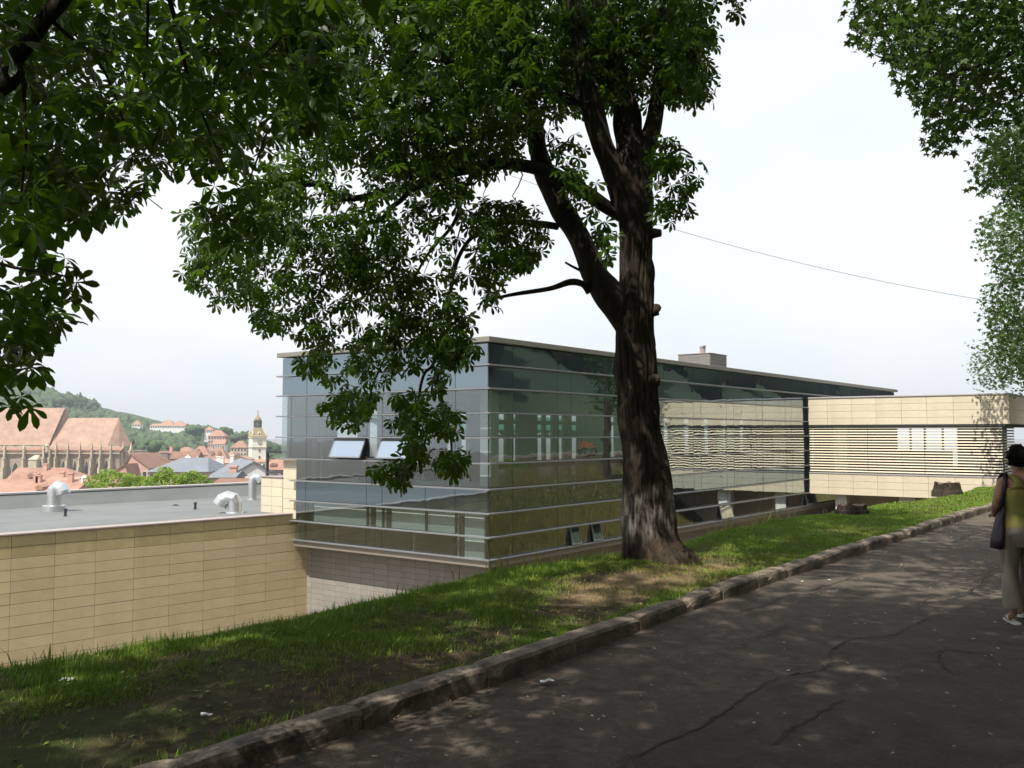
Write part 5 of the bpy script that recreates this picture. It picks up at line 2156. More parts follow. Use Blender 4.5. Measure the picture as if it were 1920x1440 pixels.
M1R = [p for p in M1 if p[0] > 1025] + [(1030, 213), (1040, -40)]
M1L = [(500, -40), (1045, -40), (1040, 213), (1000, 255), (960, 325), (900, 330), (860, 390), (700, 340), (600, 300), (540, 270), (520, 200), (540, 120)]
main_fill(M1L, 9.4, 13.2, 3300, .22, 8, (.12, .165))
main_fill([(1035, -40), (1300, -40), (1335, 60), (1330, 190), (1290, 200), (1245, 195), (1225, 150), (1200, 190), (1100, 215), (1030, 213)], 11.2, 13.6, 1700, .22, 7, (.12, .165))
main_fill([(520, -40), (1000, -40), (1000, 240), (540, 240)], 8.0, 9.4, 300, .22, 7, (.12, .17))
main_fill(M2, 9.2, 11.4, 1650, .12, 8, (.095, .14), TL_HI, (10, 65), 9)
main_fill(M3, 9.6, 11.6, 300, .15, 5)
for poly, n in (([(1105, 415), (1150, 425), (1150, 482), (1112, 478)], 16), ([(1215, 262), (1255, 240), (1318, 300), (1298, 350), (1310, 390), (1288, 432), (1225, 425), (1215, 330)], 62),
                ([(1020, 250), (1060, 240), (1097, 285), (1095, 315), (1030, 300)], 16), ([(1361, -10), (1400, -10), (1392, 26), (1362, 28)], 8),
                ([(1040, 300), (1120, 310), (1112, 400), (1060, 400)], 26), ([(905, 543), (940, 548), (935, 577), (908, 572)], 8),
                ([(1240, -20), (1345, -20), (1338, 60), (1330, 190), (1250, 205)], 120), ([(1030, 440), (960, 520), (1000, 470)], 5),
                ([(699, 880), (751, 842), (800, 838), (795, 870), (750, 905), (717, 925)], 40), ([(812, 852), (875, 842), (872, 886), (820, 893)], 30),
                ([(736, 745), (790, 735), (794, 812), (742, 806)], 36), ([(796, 758), (850, 750), (866, 802), (830, 818), (800, 812)], 34),
                ([(803, 690), (842, 700), (838, 742), (808, 735)], 12), ([(822, 620), (896, 605), (882, 675), (812, 690)], 46), ([(770, 815), (800, 812), (800, 850), (765, 848)], 14)):
    main_fill(poly, 9.5, 10.5, int(n * 1.7), .10, 5, (.10, .145), TL_HI, (15, 70))
# the part of the crown above the picture
cx, cy = tb_.x, tb_.y
up = dome((cx - .4, cy - .2, 6.8), (4.4, 4.4, 4.4), 5000, RNG)
sets.append((up, sz(len(up), .15, .21), TL_LO, (0, 50)))
chest = make_tree('chestnut_tree', 'big old horse chestnut with lime washed trunk standing on the grass verge', tb_, sets, M['chestnut_leaf'], M['bark'], 'trees along the promenade')

Yt = YT0
trunk_path = [(1234, 1085, 168, Yt), (1231, 1062, 142, Yt), (1224, 1040, 122, Yt), (1217, 1010, 104, Yt), (1213, 958, 95, Yt), (1210, 900, 90, Yt), (1205, 833, 79, Yt), (1199, 792, 77, Yt), (1195, 733, 77, Yt), (1193, 675, 74, Yt), (1189, 625, 73, Yt),
              (1188, 583, 72, Yt), (1190, 542, 62, Yt), (1192, 490, 57, Yt), (1193, 440, 62, Yt), (1190, 390, 70, Yt), (1186, 350, 66, Yt), (1184, 310, 54, Yt + .05), (1179, 260, 49, Yt + .1), (1175, 210, 49, Yt + .15), (1157, 156, 46, Yt + .25), (1140, 78, 40, Yt + .4), (1137, 0, 35, Yt + .5), (1140, -150, 28, Yt + .6), (1150, -420, 15, Yt + .7)]
sp_pts = []
for px, py, w, Y in trunk_path:
    p = P(px, py, Y)
    sp_pts.append((p.x - tb_.x, p.y - tb_.y, p.z - tb_.z, w / 2 / FPX * Y))
sp = spline(sp_pts, 16)


def trunk_wob(i, th, p, d):
    r = sp[i][3]
    h = p.z
    fl = max(0, 1 - h / .55)
    lobes = .16 * fl * fl * (math.cos(th * 5 + 1.0) + .6 * math.cos(th * 3 + 2.2))
    fur = abs(mnoise.noise(Vector((math.cos(th) * 9 + .5 * mnoise.noise(p * 3), math.sin(th) * 9, h * 1.6)))) * 2
    rid = -.030 * max(0, .45 - fur) + .030 * mnoise.noise(Vector((math.cos(th) * 7, math.sin(th) * 7, h * 1.1))) + .022 * mnoise.noise(Vector((math.cos(th) * 17, math.sin(th) * 17, h * 2.6)))
    lump = .05 * mnoise.noise(Vector((math.cos(th) * 1.5, math.sin(th) * 1.5, h * 1.7 + 3)))
    return r * lobes + (rid + lump) * min(1, r / .2)


mb = MB()
mb.tube([s[:3] for s in sp], [s[3] for s in sp], 110, True, trunk_wob)
mb.build('trunk', M['bark_white'], chest, smooth=True)
limbs = [
    [(1196, 420, 40, Yt), (1178, 392, 52, Yt - .05), (1160, 345, 50, Yt - .08), (1146, 311, 43, Yt - .1), (1130, 272, 43, Yt - .15), (1114, 214, 43, Yt - .2), (1100, 156, 41, Yt - .25), (1089, 78, 33, Yt - .3), (1077, 0, 30, Yt - .4), (1068, -120, 24, Yt - .5), (1050, -400, 12, Yt - .6)],
    [(1192, 400, 40, Yt), (1198, 350, 52, Yt + .05), (1203, 290, 45, Yt + .1), (1222, 240, 33, Yt + .15), (1234, 180, 28, Yt + .2), (1240, 117, 27, Yt + .2), (1248, 58, 28, Yt + .25), (1256, 0, 30, Yt + .3), (1268, -120, 24, Yt + .3), (1290, -380, 10, Yt + .4)],
    [(1180, 625, 40, Yt), (1162, 580, 62, Yt - .05), (1138, 548, 58, Yt - .08), (1116, 517, 50, Yt - .05), (1097, 467, 46, Yt), (1076, 428, 42, Yt + .05), (1050, 389, 46, Yt + .1), (1032, 350, 44, Yt + .15), (1015, 311, 38, Yt + .2), (1007, 272, 35, Yt + .3), (1002, 233, 34, Yt + .4), (992, 175, 26, Yt + .5), (984, 100, 23, Yt + .6), (975, 0, 18, Yt + .8), (955, -200, 10, Yt + 1)],
    [(1165, 405, 24, Yt), (1135, 387, 26, Yt - .1), (1104, 365, 28, Yt - .2), (1062, 340, 28, Yt - .3), (1020, 321, 26, Yt - .4), (980, 311, 25, Yt - .5), (930, 307, 24, Yt - .6), (880, 316, 22, Yt - .7), (840, 325, 20, Yt - .8), (803, 337, 18, Yt - .9), (770, 352, 17, Yt - .95), (730, 357, 14, Yt - 1.0), (687, 369, 13, Yt - 1.1), (647, 372, 12, Yt - 1.2), (620, 360, 10, Yt - 1.25), (597, 347, 9, Yt - 1.3), (553, 349, 8, Yt - 1.4), (513, 353, 5, Yt - 1.5)],
    [(775, 350, 12, Yt - .95), (752, 375, 11, Yt - .9), (733, 390, 10, Yt - .85), (713, 413, 9, Yt - .8), (687, 421, 8, Yt - .8), (673, 445, 6, Yt - .75), (640, 500, 5, Yt - .7), (590, 560, 4, Yt - .7), (540, 600, 3, Yt - .8)],
    [(1045, 425, 14, Yt + .1), (1020, 421, 14, Yt), (960, 416, 12, Yt - .2), (914, 419, 10, Yt - .3), (890, 440, 9, Yt - .35), (871, 462, 8, Yt - .4), (854, 498, 8, Yt - .45), (845, 548, 7, Yt - .5), (841, 610, 7, Yt - .5), (826, 646, 7, Yt - .55), (811, 685, 7, Yt - .55), (796, 700, 6, Yt - .55), (787, 734, 6, Yt - .55), (790, 760, 5, Yt - .55), (801, 790, 5, Yt - .55), (796, 830, 4, Yt - .55), (775, 870, 3.5, Yt - .55), (735, 900, 2.5, Yt - .55)],
    [(811, 685, 6, Yt - .55), (820, 705, 5.5, Yt - .5), (827, 740, 5, Yt - .5), (834, 770, 4.5, Yt - .5), (842, 800, 4.5, Yt - .5), (847, 850, 4, Yt - .5), (842, 884, 3, Yt - .5)],
    [(1105, 190, 20, Yt - .2), (1073, 187, 22, Yt - .25), (1042, 178, 23, Yt - .35), (996, 159, 23, Yt - .5), (953, 150, 22, Yt - .6), (918, 146, 22, Yt - .7), (887, 134, 21, Yt - .8), (843, 117, 19, Yt - .9), (820, 93, 17, Yt - 1), (787, 67, 15, Yt - 1.1), (763, 43, 14, Yt - 1.2), (743, 0, 12, Yt - 1.3), (720, -60, 9, Yt - 1.4)],
    [(1003, 243, 14, Yt + .3), (980, 241, 14, Yt + .2), (941, 235, 12, Yt), (898, 255, 11, Yt - .2), (870, 283, 9, Yt - .3), (848, 290, 8, Yt - .4), (800, 300, 6, Yt - .5)],
    [(895, 315, 10, Yt - .7), (870, 360, 8, Yt - .7), (850, 420, 7, Yt - .7), (800, 480, 5, Yt - .7), (760, 560, 5, Yt - .7), (735, 640, 4, Yt - .7), (700, 720, 4, Yt - .7), (690, 770, 3, Yt - .7)],
    [(1222, 330, 12, Yt), (1245, 300, 9, Yt - .1), (1275, 280, 6, Yt - .15), (1296, 290, 3, Yt - .2)],
    [(787, 67, 9, Yt - 1.1), (760, 120, 8, Yt - 1.1), (740, 140, 7, Yt - 1.2), (710, 160, 5, Yt - 1.3), (690, 200, 4, Yt - 1.3)],
]
wpts = [np.array(P(px, py, Y)[:]) for px, py, w, Y in trunk_path[10:]]
for L in limbs:
    wood(chest, 'limb', L, M['bark'], 14 if L[0][2] > 15 else 8, .14 if L[0][2] > 15 else .08, 6)
    for s in spline([tuple(P(px, py, Y)[:]) for px, py, w, Y in L], 4):
        wpts.append(np.array(s))
dead = wood(chest, 'dead_branch', [(1105, 548, 14, Yt - .1), (1093, 533, 13, Yt - .15), (1069, 529, 12, Yt - .25), (1031, 541, 9, Yt - .35), (968, 551, 7, Yt - .5), (929, 559, 5, Yt - .6), (902, 566, 3, Yt - .65)], M['bark'], 8, .2)
for k in ([(1210, 592, 24, Yt), (1222, 584, 22, Yt - .05), (1233, 580, 23, Yt - .08), (1235, 580, 12, Yt - .08)], [(1205, 445, 22, Yt), (1222, 438, 22, Yt - .05), (1239, 437, 16, Yt - .1)], [(1215, 722, 30, Yt - .1), (1230, 712, 26, Yt - .2), (1238, 710, 12, Yt - .22)],
          [(1120, 505, 12, Yt), (1130, 494, 16, Yt - .05), (1136, 492, 9, Yt - .05)], [(1090, 508, 6, Yt), (1074, 500, 5, Yt - .05), (1060, 492, 4, Yt - .1)]):
    wood(chest, 'branch_stub', k, M['bark'], 10, .2, 4)
twigs(chest, np.concatenate(cens)[:900], wpts, M['bark'], RNG)
# hanging twigs
mb = MB()
b0 = np.array(tb_[:])
for (xa, ya, xb, yb) in ((835, 330, 790, 560), (780, 350, 745, 470), (700, 365, 690, 560), (640, 372, 600, 500), (930, 310, 905, 380), (860, 420, 835, 560), (875, 620, 868, 560), (792, 740, 780, 830), (600, 350, 560, 480), (610, 360, 640, 430), (980, 312, 960, 400), (1330, 0, 1308, 135), (1310, 60, 1290, 110)):
    Yq = Yt - .6
    a, b = P(xa, ya, Yq), P(xb, yb, Yq - .1)
    pts = [(a.lerp(b, k / 5) + Vector((random.uniform(-.05, .05), random.uniform(-.1, .1), 0))) for k in range(6)]
    mb.tube([np.array(p[:]) - b0 for p in pts], [.010 - .0014 * k for k in range(6)], 5, False)
o = mb.build('hanging_twigs', M['bark'], chest, smooth=True)
o['kind'] = 'stuff'

# ------------------------------------------------------------------ the neighbouring chestnut whose branches hang in at upper left
nb = B(0.4, 5.15, -1.62)
N1 = [(-60, -60), (560, -60), (560, 60), (582, 150), (566, 250), (530, 300), (450, 335), (360, 345), (285, 345), (300, 375), (265, 413), (180, 445), (120, 430), (110, 478), (60, 490), (-60, 480)]
N2 = [(-60, 470), (110, 470), (178, 505), (150, 585), (140, 620), (85, 650), (95, 692), (62, 720), (82, 770), (15, 808), (-60, 820)]
N3 = [(360, 385), (402, 342), (500, 345), (503, 430), (478, 462), (392, 468)]
N4 = [(490, -40), (640, -40), (640, 150), (600, 260), (545, 250), (520, 120)]
sets, cens = [], []
main_fill(N1, 3.7, 5.8, 400, .17, 5, (.115, .155), TL_HI, (-5, 45), 32)
main_fill(N1, 5.8, 8.5, 900, .2, 5, (.11, .15), TL_HI, (-5, 45), 24)
main_fill(N2, 3.7, 4.8, 100, .09, 4, (.095, .13), TL_HI, (0, 60), 14)
main_fill([(345, 385), (420, 335), (560, 270), (575, 420), (540, 505), (345, 515)], 9.4, 10.6, 330, .14, 7, (.095, .14), TL_HI, (10, 65))
main_fill(N3, 5.8, 6.8, 30, .12, 4, (.13, .165), TL_HI, (10, 60))
main_fill(N4, 5.4, 6.8, 150, .15, 4, (.12, .16), TL_HI, (5, 60))
up = dome((nb.x + 1.5, nb.y - 1.5, 5.6), (5.4, 4.8, 4.4), 8000, RNG)
sets.append((up, sz(len(up), .16, .22), TL_LO, (0, 50)))
near = make_tree('chestnut_tree', 'near horse chestnut whose large dark leaves hang in from the left edge', nb, sets, M['chestnut_leaf'], M['bark'], 'trees along the promenade')
wood3(near, 'trunk', [(0, 0, -.1, .52), (0, 0, .3, .36), (0.02, 0, 1.5, .30), (.05, 0, 3.0, .27), (.1, 0, 5.0, .2), (.2, .1, 8.0, .1)], M['bark_white'], 24, .1, 6)
Lq = [np.array(nb[:]) + np.array([.05, 0, 2.4])] + [np.array(P(*q)[:]) for q in ((-60, 190, 4.0), (20, 117, 4.0), (50, 83, 4.0), (83, 37, 4.0), (117, 0, 4.0), (170, -80, 4.0), (260, -200, 4.2))]
rr = [.085, .042, .038, .036, .034, .032, .030, .02]
wood3(near, 'limb', [(*(q - np.array(nb[:])), r_) for q, r_ in zip(Lq, rr)], M['bark'], 12, .12, 6)
wp2 = [np.array(s) for s in spline([tuple(q) for q in Lq], 5)]
for tw_ in ([(270, -60, .014, 4.3), (317, 0, .012, 4.4), (333, 67, .010, 4.5), (353, 143, .008, 4.6), (380, 215, .006, 4.7), (415, 300, .004, 4.8)],
            [(353, 143, .007, 4.6), (400, 180, .006, 4.7), (450, 230, .005, 4.8), (490, 290, .003, 4.9)],
            [(90, 30, .012, 4.0), (120, 60, .009, 4.1), (180, 110, .007, 4.2), (220, 190, .005, 4.3), (250, 300, .003, 4.4)],
            [(40, 100, .012, 4.0), (45, 180, .009, 4.0), (48, 280, .007, 4.0), (40, 380, .005, 4.0), (60, 470, .004, 4.0)],
            [(276, -50, .009, 4.3), (277, 50, .007, 4.3), (272, 130, .005, 4.4), (260, 200, .003, 4.4)],
            [(-40, 480, .010, 4.0), (20, 500, .008, 4.0), (80, 510, .006, 4.0), (135, 520, .004, 4.0)],
            [(-40, 600, .009, 4.0), (20, 640, .006, 4.0), (40, 690, .004, 4.0)],
            [(480, -40, .014, 6.0), (520, 20, .012, 6.0), (560, 90, .010, 6.1), (600, 160, .006, 6.1), (600, 230, .004, 6.2)],
            [(500, 250, .008, 6.2), (470, 330, .006, 6.2), (440, 400, .004, 6.2)]):
    pts = []
    for px, py, r_, Y in tw_:
        p = P(px, py, Y)
        pts.append((p.x - nb.x, p.y - nb.y, p.z - nb.z, r_))
        wp2.append(np.array(p[:]))
    wood3(near, 'branch', pts, M['bark'], 6, 0, 4)
twigs(near, np.concatenate(cens)[:240], wp2, M['bark'], RNG, .004, .2, .6)

# ------------------------------------------------------------------ broad leaved trees along the other side of the path
def row_tree(label, u, v, polys, dome_c, dome_r, n_dome, nparts, leaf=(.085, .12), height=9, zb=None):
    b = B(u, v, Z_PATH + max(0, -3.4 - v) * .55 + .06 if zb is None else zb)
    global sets, cens
    sets, cens = [], []
    for poly, Y0, Y1, n, spread in polys:
        main_fill(poly, Y0, Y1, n, spread, 6, leaf, TL_MP, (0, 60))
    if n_dome:
        dq = dome((b.x + dome_c[0], b.y + dome_c[1], b.z + dome_c[2]), dome_r, n_dome, RNG)
        sets.append((dq, sz(len(dq), .2, .28), TL_MP, (0, 45)))
    t = make_tree('maple_tree', label, b, sets, M['maple_leaf'], M['bark'], 'trees along the promenade', nparts)
    wood3(t, 'trunk', [(0, 0, -.2, .36), (0, 0, .4, .26), (.05, 0, 3, .22), (.1, .05, 6, .15), (.2, .1, height, .07)], M['bark'], 16, .12, 5)
    wps = [np.array([b.x, b.y, b.z + h]) for h in (3, 5, 7)]
    for poly, Y0, Y1, n, spread in polys:
        pa = np.array(poly, float)
        c = P(pa[:, 0].mean(), pa[:, 1].mean(), (Y0 + Y1) / 2)
        s = Vector((b.x, b.y, b.z + 3.5))
        e = Vector(c)
        pts = []
        for k in range(6):
            q = s.lerp(e, k / 5)
            q.z += .6 * math.sin(k / 5 * math.pi)
            pts.append((q.x - b.x, q.y - b.y, q.z - b.z, .09 - .015 * k))
            wps.append(np.array(q[:]))
        wood3(t, 'limb', pts, M['bark'], 8, .1, 4)
    if cens:
        cc = np.concatenate(cens)
        twigs(t, cc[RNG.permutation(len(cc))[:160]], wps, M['bark'], RNG, .005, .7, .9)
    return t


R1 = [(1607, -40), (1583, 52), (1600, 95), (1643, 92), (1669, 122), (1682, 156), (1711, 172), (1708, 200), (1742, 212), (1730, 280), (1750, 285), (1789, 271), (1815, 253), (1844, 243), (1880, 230), (1990, 260), (1990, -60), (1640, -60)]
R2 = [(1836, 271), (1826, 297), (1812, 357), (1857, 357), (1878, 357), (1900, 400), (1990, 420), (1990, 220), (1870, 225)]
R3 = [(1857, 390), (1826, 437), (1839, 479), (1870, 482), (1857, 500), (1860, 535), (1839, 557), (1841, 594), (1857, 625), (1854, 656), (1880, 700), (1990, 720), (1990, 380), (1900, 370)]
R4 = [(1812, 640), (1818, 690), (1831, 734), (1905, 732), (1990, 760), (2060, 760), (2060, 560), (1930, 560), (1880, 610), (1850, 650)]
row_tree('maple like tree with dense dark leaves filling the top right corner', 9.0, -4.0, [(R1, 7.6, 10.8, 4600, .22)], (-1.5, .5, 7.6), (4.8, 4.8, 4.0), 5000, 300)
row_tree('lighter leafy tree below the dark corner foliage', 18.0, -4.2, [(R2, 12.0, 15, 2100, .28)], (-1.5, .5, 8.0), (4.8, 4.8, 4.2), 5000, 0, (.09, .12))
row_tree('tall tree whose leaves edge the sky above the cable end', 27.0, -3.8, [(R3, 18.5, 23, 4800, .38)], (-1.5, .5, 8.0), (4.8, 4.8, 4.4), 4000, 0, (.10, .14))
row_tree('pale green tree standing before the end of the bridge wing', 53.2, 7.4, [(R4, 46.5, 49.6, 4200, .5)], (-1.6, 1.2, 9.6), (3.6, 3.6, 3.6), 4000, 0, (.16, .24), 10, verge_z(53.2, 7.4))
for lab, u, v, c, r_, n in (('maple tree beside the viewpoint over the path edge', 4.2, -5.2, (-1.2, .6, 7.6), (5.0, 5.0, 4.0), 11000), ('chestnut tree behind the viewpoint shading the path', -8.5, 5.2, (0.6, 0, 7.2), (5.6, 5.6, 4.6), 9000), ('maple tree behind the viewpoint beside the path', -2.0, -4.6, (-1.0, 3.4, 8.2), (5.4, 5.4, 3.8), 12000), ('maple tree further behind the viewpoint', -11.0, -4.6, (0, 0, 7.4), (5.4, 5.4, 4.2), 5000)):  # first tree is unseen, added to block sky light over the path
    row_tree(lab, u, v, [], c, r_, n, 0)

# bright bushes beyond the terrace parapet
for i, (px, pt, pb, Y, rpx, lab) in enumerate(((212, 884, 915, 66, 44, 'bright green tree top over the parapet under the brown tiled house'), (262, 890, 915, 70, 32, 'small olive tree top between the two brightest tree tops'),
                                              (312, 883, 912, 64, 36, 'bright green tree top in front of the grey hipped roof'), (357, 884, 912, 66, 30, 'yellow green tree top right below the grey hipped roof'), (392, 898, 912, 68, 14, 'tiny green tree tip beside the slate roof'))):
    c = P(px, (pt + pb) / 2 + 12, Y)
    r = rpx / FPX * Y * 1.05
    b = Vector((c.x, c.y, -14))
    n = 2000
    d = RNG.normal(0, 1, (n, 3))
    d /= np.linalg.norm(d, axis=1)[:, None]
    lump = 1 + .22 * np.sin(d[:, 0] * 5 + i) * np.sin(d[:, 2] * 4 + i * 2)
    q = np.array(c[:]) + d * (RNG.uniform(.6, 1, n) ** .6 * lump)[:, None] * np.array([r, r, (pb - pt) / FPX * Y * 1.0])
    t = make_tree('bush_tree', lab, b, [(q, sz(n, .16, .28), TL_MP, (0, 60))], M['bush_leaf'], M['bark'], 'tree tops beyond the terrace', 0)
    wood3(t, 'trunk', [(0, 0, 0, .2), (0, 0, 5, .16), (0, 0, c.z + 14, .05)], M['bark'], 8, .1, 3)

# ------------------------------------------------------------------ wooded hillside behind the promenade (mirrored in the long facade)
spots = []
for _ in range(900):
    u = RNG.uniform(-60, 200)
    v = RNG.uniform(-150, -15)
    r = RNG.uniform(2.8, 5.5)
    p = B(u, v)
    spots.append((p.x, p.y, Z_PATH + (-3.4 - v) * .55 + r * .8, r, r * 1.25))
forest('hillside_woods', spots, M['shaded_forest'])

# ------------------------------------------------------------------ grass
def blades(name, us, vs_, n, h, w, mat, dens, seed, lean=.5):
    rng = np.random.default_rng(seed)
    u = rng.uniform(us[0], us[1], n * 3)
    # more blades where the camera is close
    u = us[0] + (us[1] - us[0]) * rng.power(1.0, n * 3) if False else u
    v = rng.uniform(vs_[0], vs_[1], n * 3)
    keep = np.array([dens(a, b) for a, b in zip(u, v)]) > rng.uniform(0, 1, n * 3)
    u, v = u[keep][:n], v[keep][:n]
    n = len(u)
    z = np.array([verge_z(a, b) for a, b in zip(u, v)])
    v = v + np.array([kv(a) * smooth01(5.6, 4.5, b) for a, b in zip(u, v)])
    x, y = u * CU - v * SU, u * SU + v * CU
    base = np.stack([x, y, z - .01], 1)
    hh = rng.uniform(h[0], h[1], n) * np.array([1 + .5 * fbm(a, b, 1.3, 2) for a, b in zip(u, v)])
    a = rng.uniform(0, 2 * np.pi, n)
    ln = rng.uniform(.05, lean, n) * hh
    side = np.stack([-np.sin(a), np.cos(a), 0 * a], 1)
    out = np.stack([np.cos(a), np.sin(a), 0 * a], 1)
    ww = rng.uniform(w[0], w[1], n)[:, None]
    p0, p1 = base - side * ww, base + side * ww
    m = base + out * (ln * .35)[:, None] + np.array([0, 0, 1]) * (hh * .6)[:, None]
    p2, p3 = m - side * ww * .75, m + side * ww * .75
    tip = base + out * ln[:, None] + np.array([0, 0, 1]) * hh[:, None]
    V = np.stack([p0, p1, p3, p2, tip], 1).reshape(-1, 3)
    k = (np.arange(n) * 5)[:, None]
    Fq = np.concatenate([k + np.array([0, 1, 2]), k + np.array([0, 2, 3]), k + np.array([3, 2, 4])], 0)
    o = put(name, np_mesh(name, V, Fq.ravel(), 3, mat, False))
    return tag(o, kind='stuff')


BARE = [(PZ(1225, 1085, -1.6), 1.0, .55), (PZ(1150, 1095, -1.6), .9, .5), (PZ(1310, 1062, -1.6), .9, .35), (PZ(640, 1270, -1.6), 1.1, .35), (PZ(330, 1330, -1.6), .9, .4), (PZ(130, 1370, -1.6), .8, .5), (PZ(1090, 1120, -1.6), .6, .25), (PZ(760, 1240, -1.6), .6, .3)]
BUV = [(*UV(p), a, b) for p, a, b in BARE]


def dens(u, v):
    d = .50 - .28 * smooth01(5.3, 4.6, v) * smooth01(9.5, 7.5, u) + 1.0 * fbm(u, v, .9, 12) + .5 * fbm(u, v, 3.0, 21)
    d += .35 * smooth01(4.9, 6.1, v) + .25 * smooth01(11, 16, u) - .22 * smooth01(6, 2, u)
    for bu, bv, a, b in BUV:
        q = ((u - bu) / a) ** 2 + ((v - bv) / b) ** 2
        if q < 1.6:
            d *= min(1, max(0, q - .35))
    return d


blades('grass', (-1.5, 9), (4.33, 6.6), 120000, (.018, .052), (.0018, .0036), M['grass'], dens, 1, .9)
blades('grass', (9, 20), (4.33, 6.7), 110000, (.02, .055), (.0025, .0048), M['grass'], lambda u, v: dens(u, v) + .1, 2, .9)
blades('grass', (20, 46), (4.33, 6.6), 60000, (.02, .06), (.005, .009), M['grass'], lambda u, v: dens(u, v) + .3, 3, .9)
blades('tall_grass', (-1.5, 12), (5.85, 6.6), 9000, (.04, .11), (.002, .004), M['grass'], lambda u, v: .35 + 1.1 * fbm(u, v, 1.4, 31), 4, .6)
blades('kerb_grass', (-1.0, 24), (4.26, 4.5), 9000, (.025, .08), (.002, .004), M['grass'], lambda u, v: .1 + 1.0 * fbm(u, v, 2.0, 41), 5, .9)
blades('dry_grass', (2, 16), (4.36, 6.0), 12000, (.02, .06), (.002, .004), M['dry_grass'], lambda u, v: max(.05, .1 + .8 * fbm(u, v, 1.1, 51) + (0.6 if any(.3 < ((u - a) / c) ** 2 + ((v - b) / d) ** 2 < 1.8 for a, b, c, d in BUV[:3]) else 0)), 6, 1.4)
blades('slope_grass', (-2, 60), (6.6, 15), 60000, (.10, .3), (.006, .012), M['dry_grass'], lambda u, v: .8, 7, .8)
# low broad weeds, clover and fallen leaves among the grass
rng = np.random.default_rng(91)
n = 2600
wu, wv = rng.uniform(-1, 26, n), rng.uniform(4.34, 6.4, n)
wz = np.array([verge_z(p_, q_) for p_, q_ in zip(wu, wv)]) + rng.uniform(.004, .04, n)
wp_ = np.stack([wu * CU - wv * SU, wu * SU + wv * CU, wz], 1)
for nm, sel, mt in (('weeds', np.arange(n) % 5 > 0, M['grass']), ('fallen_leaves', np.arange(n) % 5 == 0, simple('fallen_leaf_brown', (0.22, 0.14, 0.06), .8, .3))):
    q_ = wp_[sel]
    v_, f_ = leaf_batch(q_, rand_rot(rng, len(q_), (-20, 25)), rng.uniform(.018, .05, len(q_)), TL_MP, rng)
    tag(put(nm, np_mesh(nm, v_, f_.ravel(), 3, mt, False)), kind='stuff')

# litter and fallen leaf scraps on the path and verge
rng = np.random.default_rng(77)
mb = MB()
mb2 = MB()
for k in range(900):
    v = rng.uniform(-1.2, 4.0)
    u = rng.uniform(1.0, 19)
    p = B(u, v, Z_PATH + .030)
    s = rng.uniform(.008, .022) * (1.6 if k % 9 == 0 else 1)
    a = rng.uniform(0, 6.28)
    q = [(s, 0), (.3 * s, .45 * s), (-s, .2 * s), (-.4 * s, -.5 * s)]
    (mb if k % 3 else mb2).add([(p.x + x * math.cos(a) - y * math.sin(a), p.y + x * math.sin(a) + y * math.cos(a), p.z + rng.uniform(0, .01)) for x, y in q], [(0, 1, 2, 3)])
tag(mb.build('leaf_litter', simple('litter_pale', (0.42, 0.38, 0.30), .8, .3)), kind='stuff')
tag(mb2.build('leaf_litter', simple('litter_brown', (0.13, 0.08, 0.04), .8, .3)), kind='stuff')
for (px, py, z, s, lab) in ((1025, 1280, Z_PATH + .02, .045, 'crumpled white paper scrap on the dark path below the kerb'), (125, 1278, -1.57, .04, 'white scrap lying in the grass near the left wall'), (385, 1344, -1.57, .03, 'tiny white scrap on the bare soil near the kerb')):
    p = PZ(px, py, z)
    mb = MB()
    vs = [(s * x + random.uniform(-.2, .2) * s, s * y * .7, .004 + random.uniform(0, .5) * s) for x in (-1, -.3, .4, 1) for y in (-1, 0, 1)]
    mb.add(vs, [(i * 3 + j, (i + 1) * 3 + j, (i + 1) * 3 + j + 1, i * 3 + j + 1) for i in range(3) for j in range(2)])
    tag(mb.build('paper_scrap', M['white_paint'], None, p), lab, 'litter', 'paper scraps')
p = PZ(877, 1338, Z_PATH + .03)
mb = MB()
v_, f_ = TL_HI[3]
mb.add([tuple(np.array([x, y, z * .3 + .05]) * .075) for x, y, z in v_], [tuple(q) for q in f_])
tag(mb.build('fallen_leaf', simple('dead_leaf', (0.16, 0.10, 0.03), .8, .3), None, p), 'curled brown fallen leaf on the path near the kerb', 'leaf')

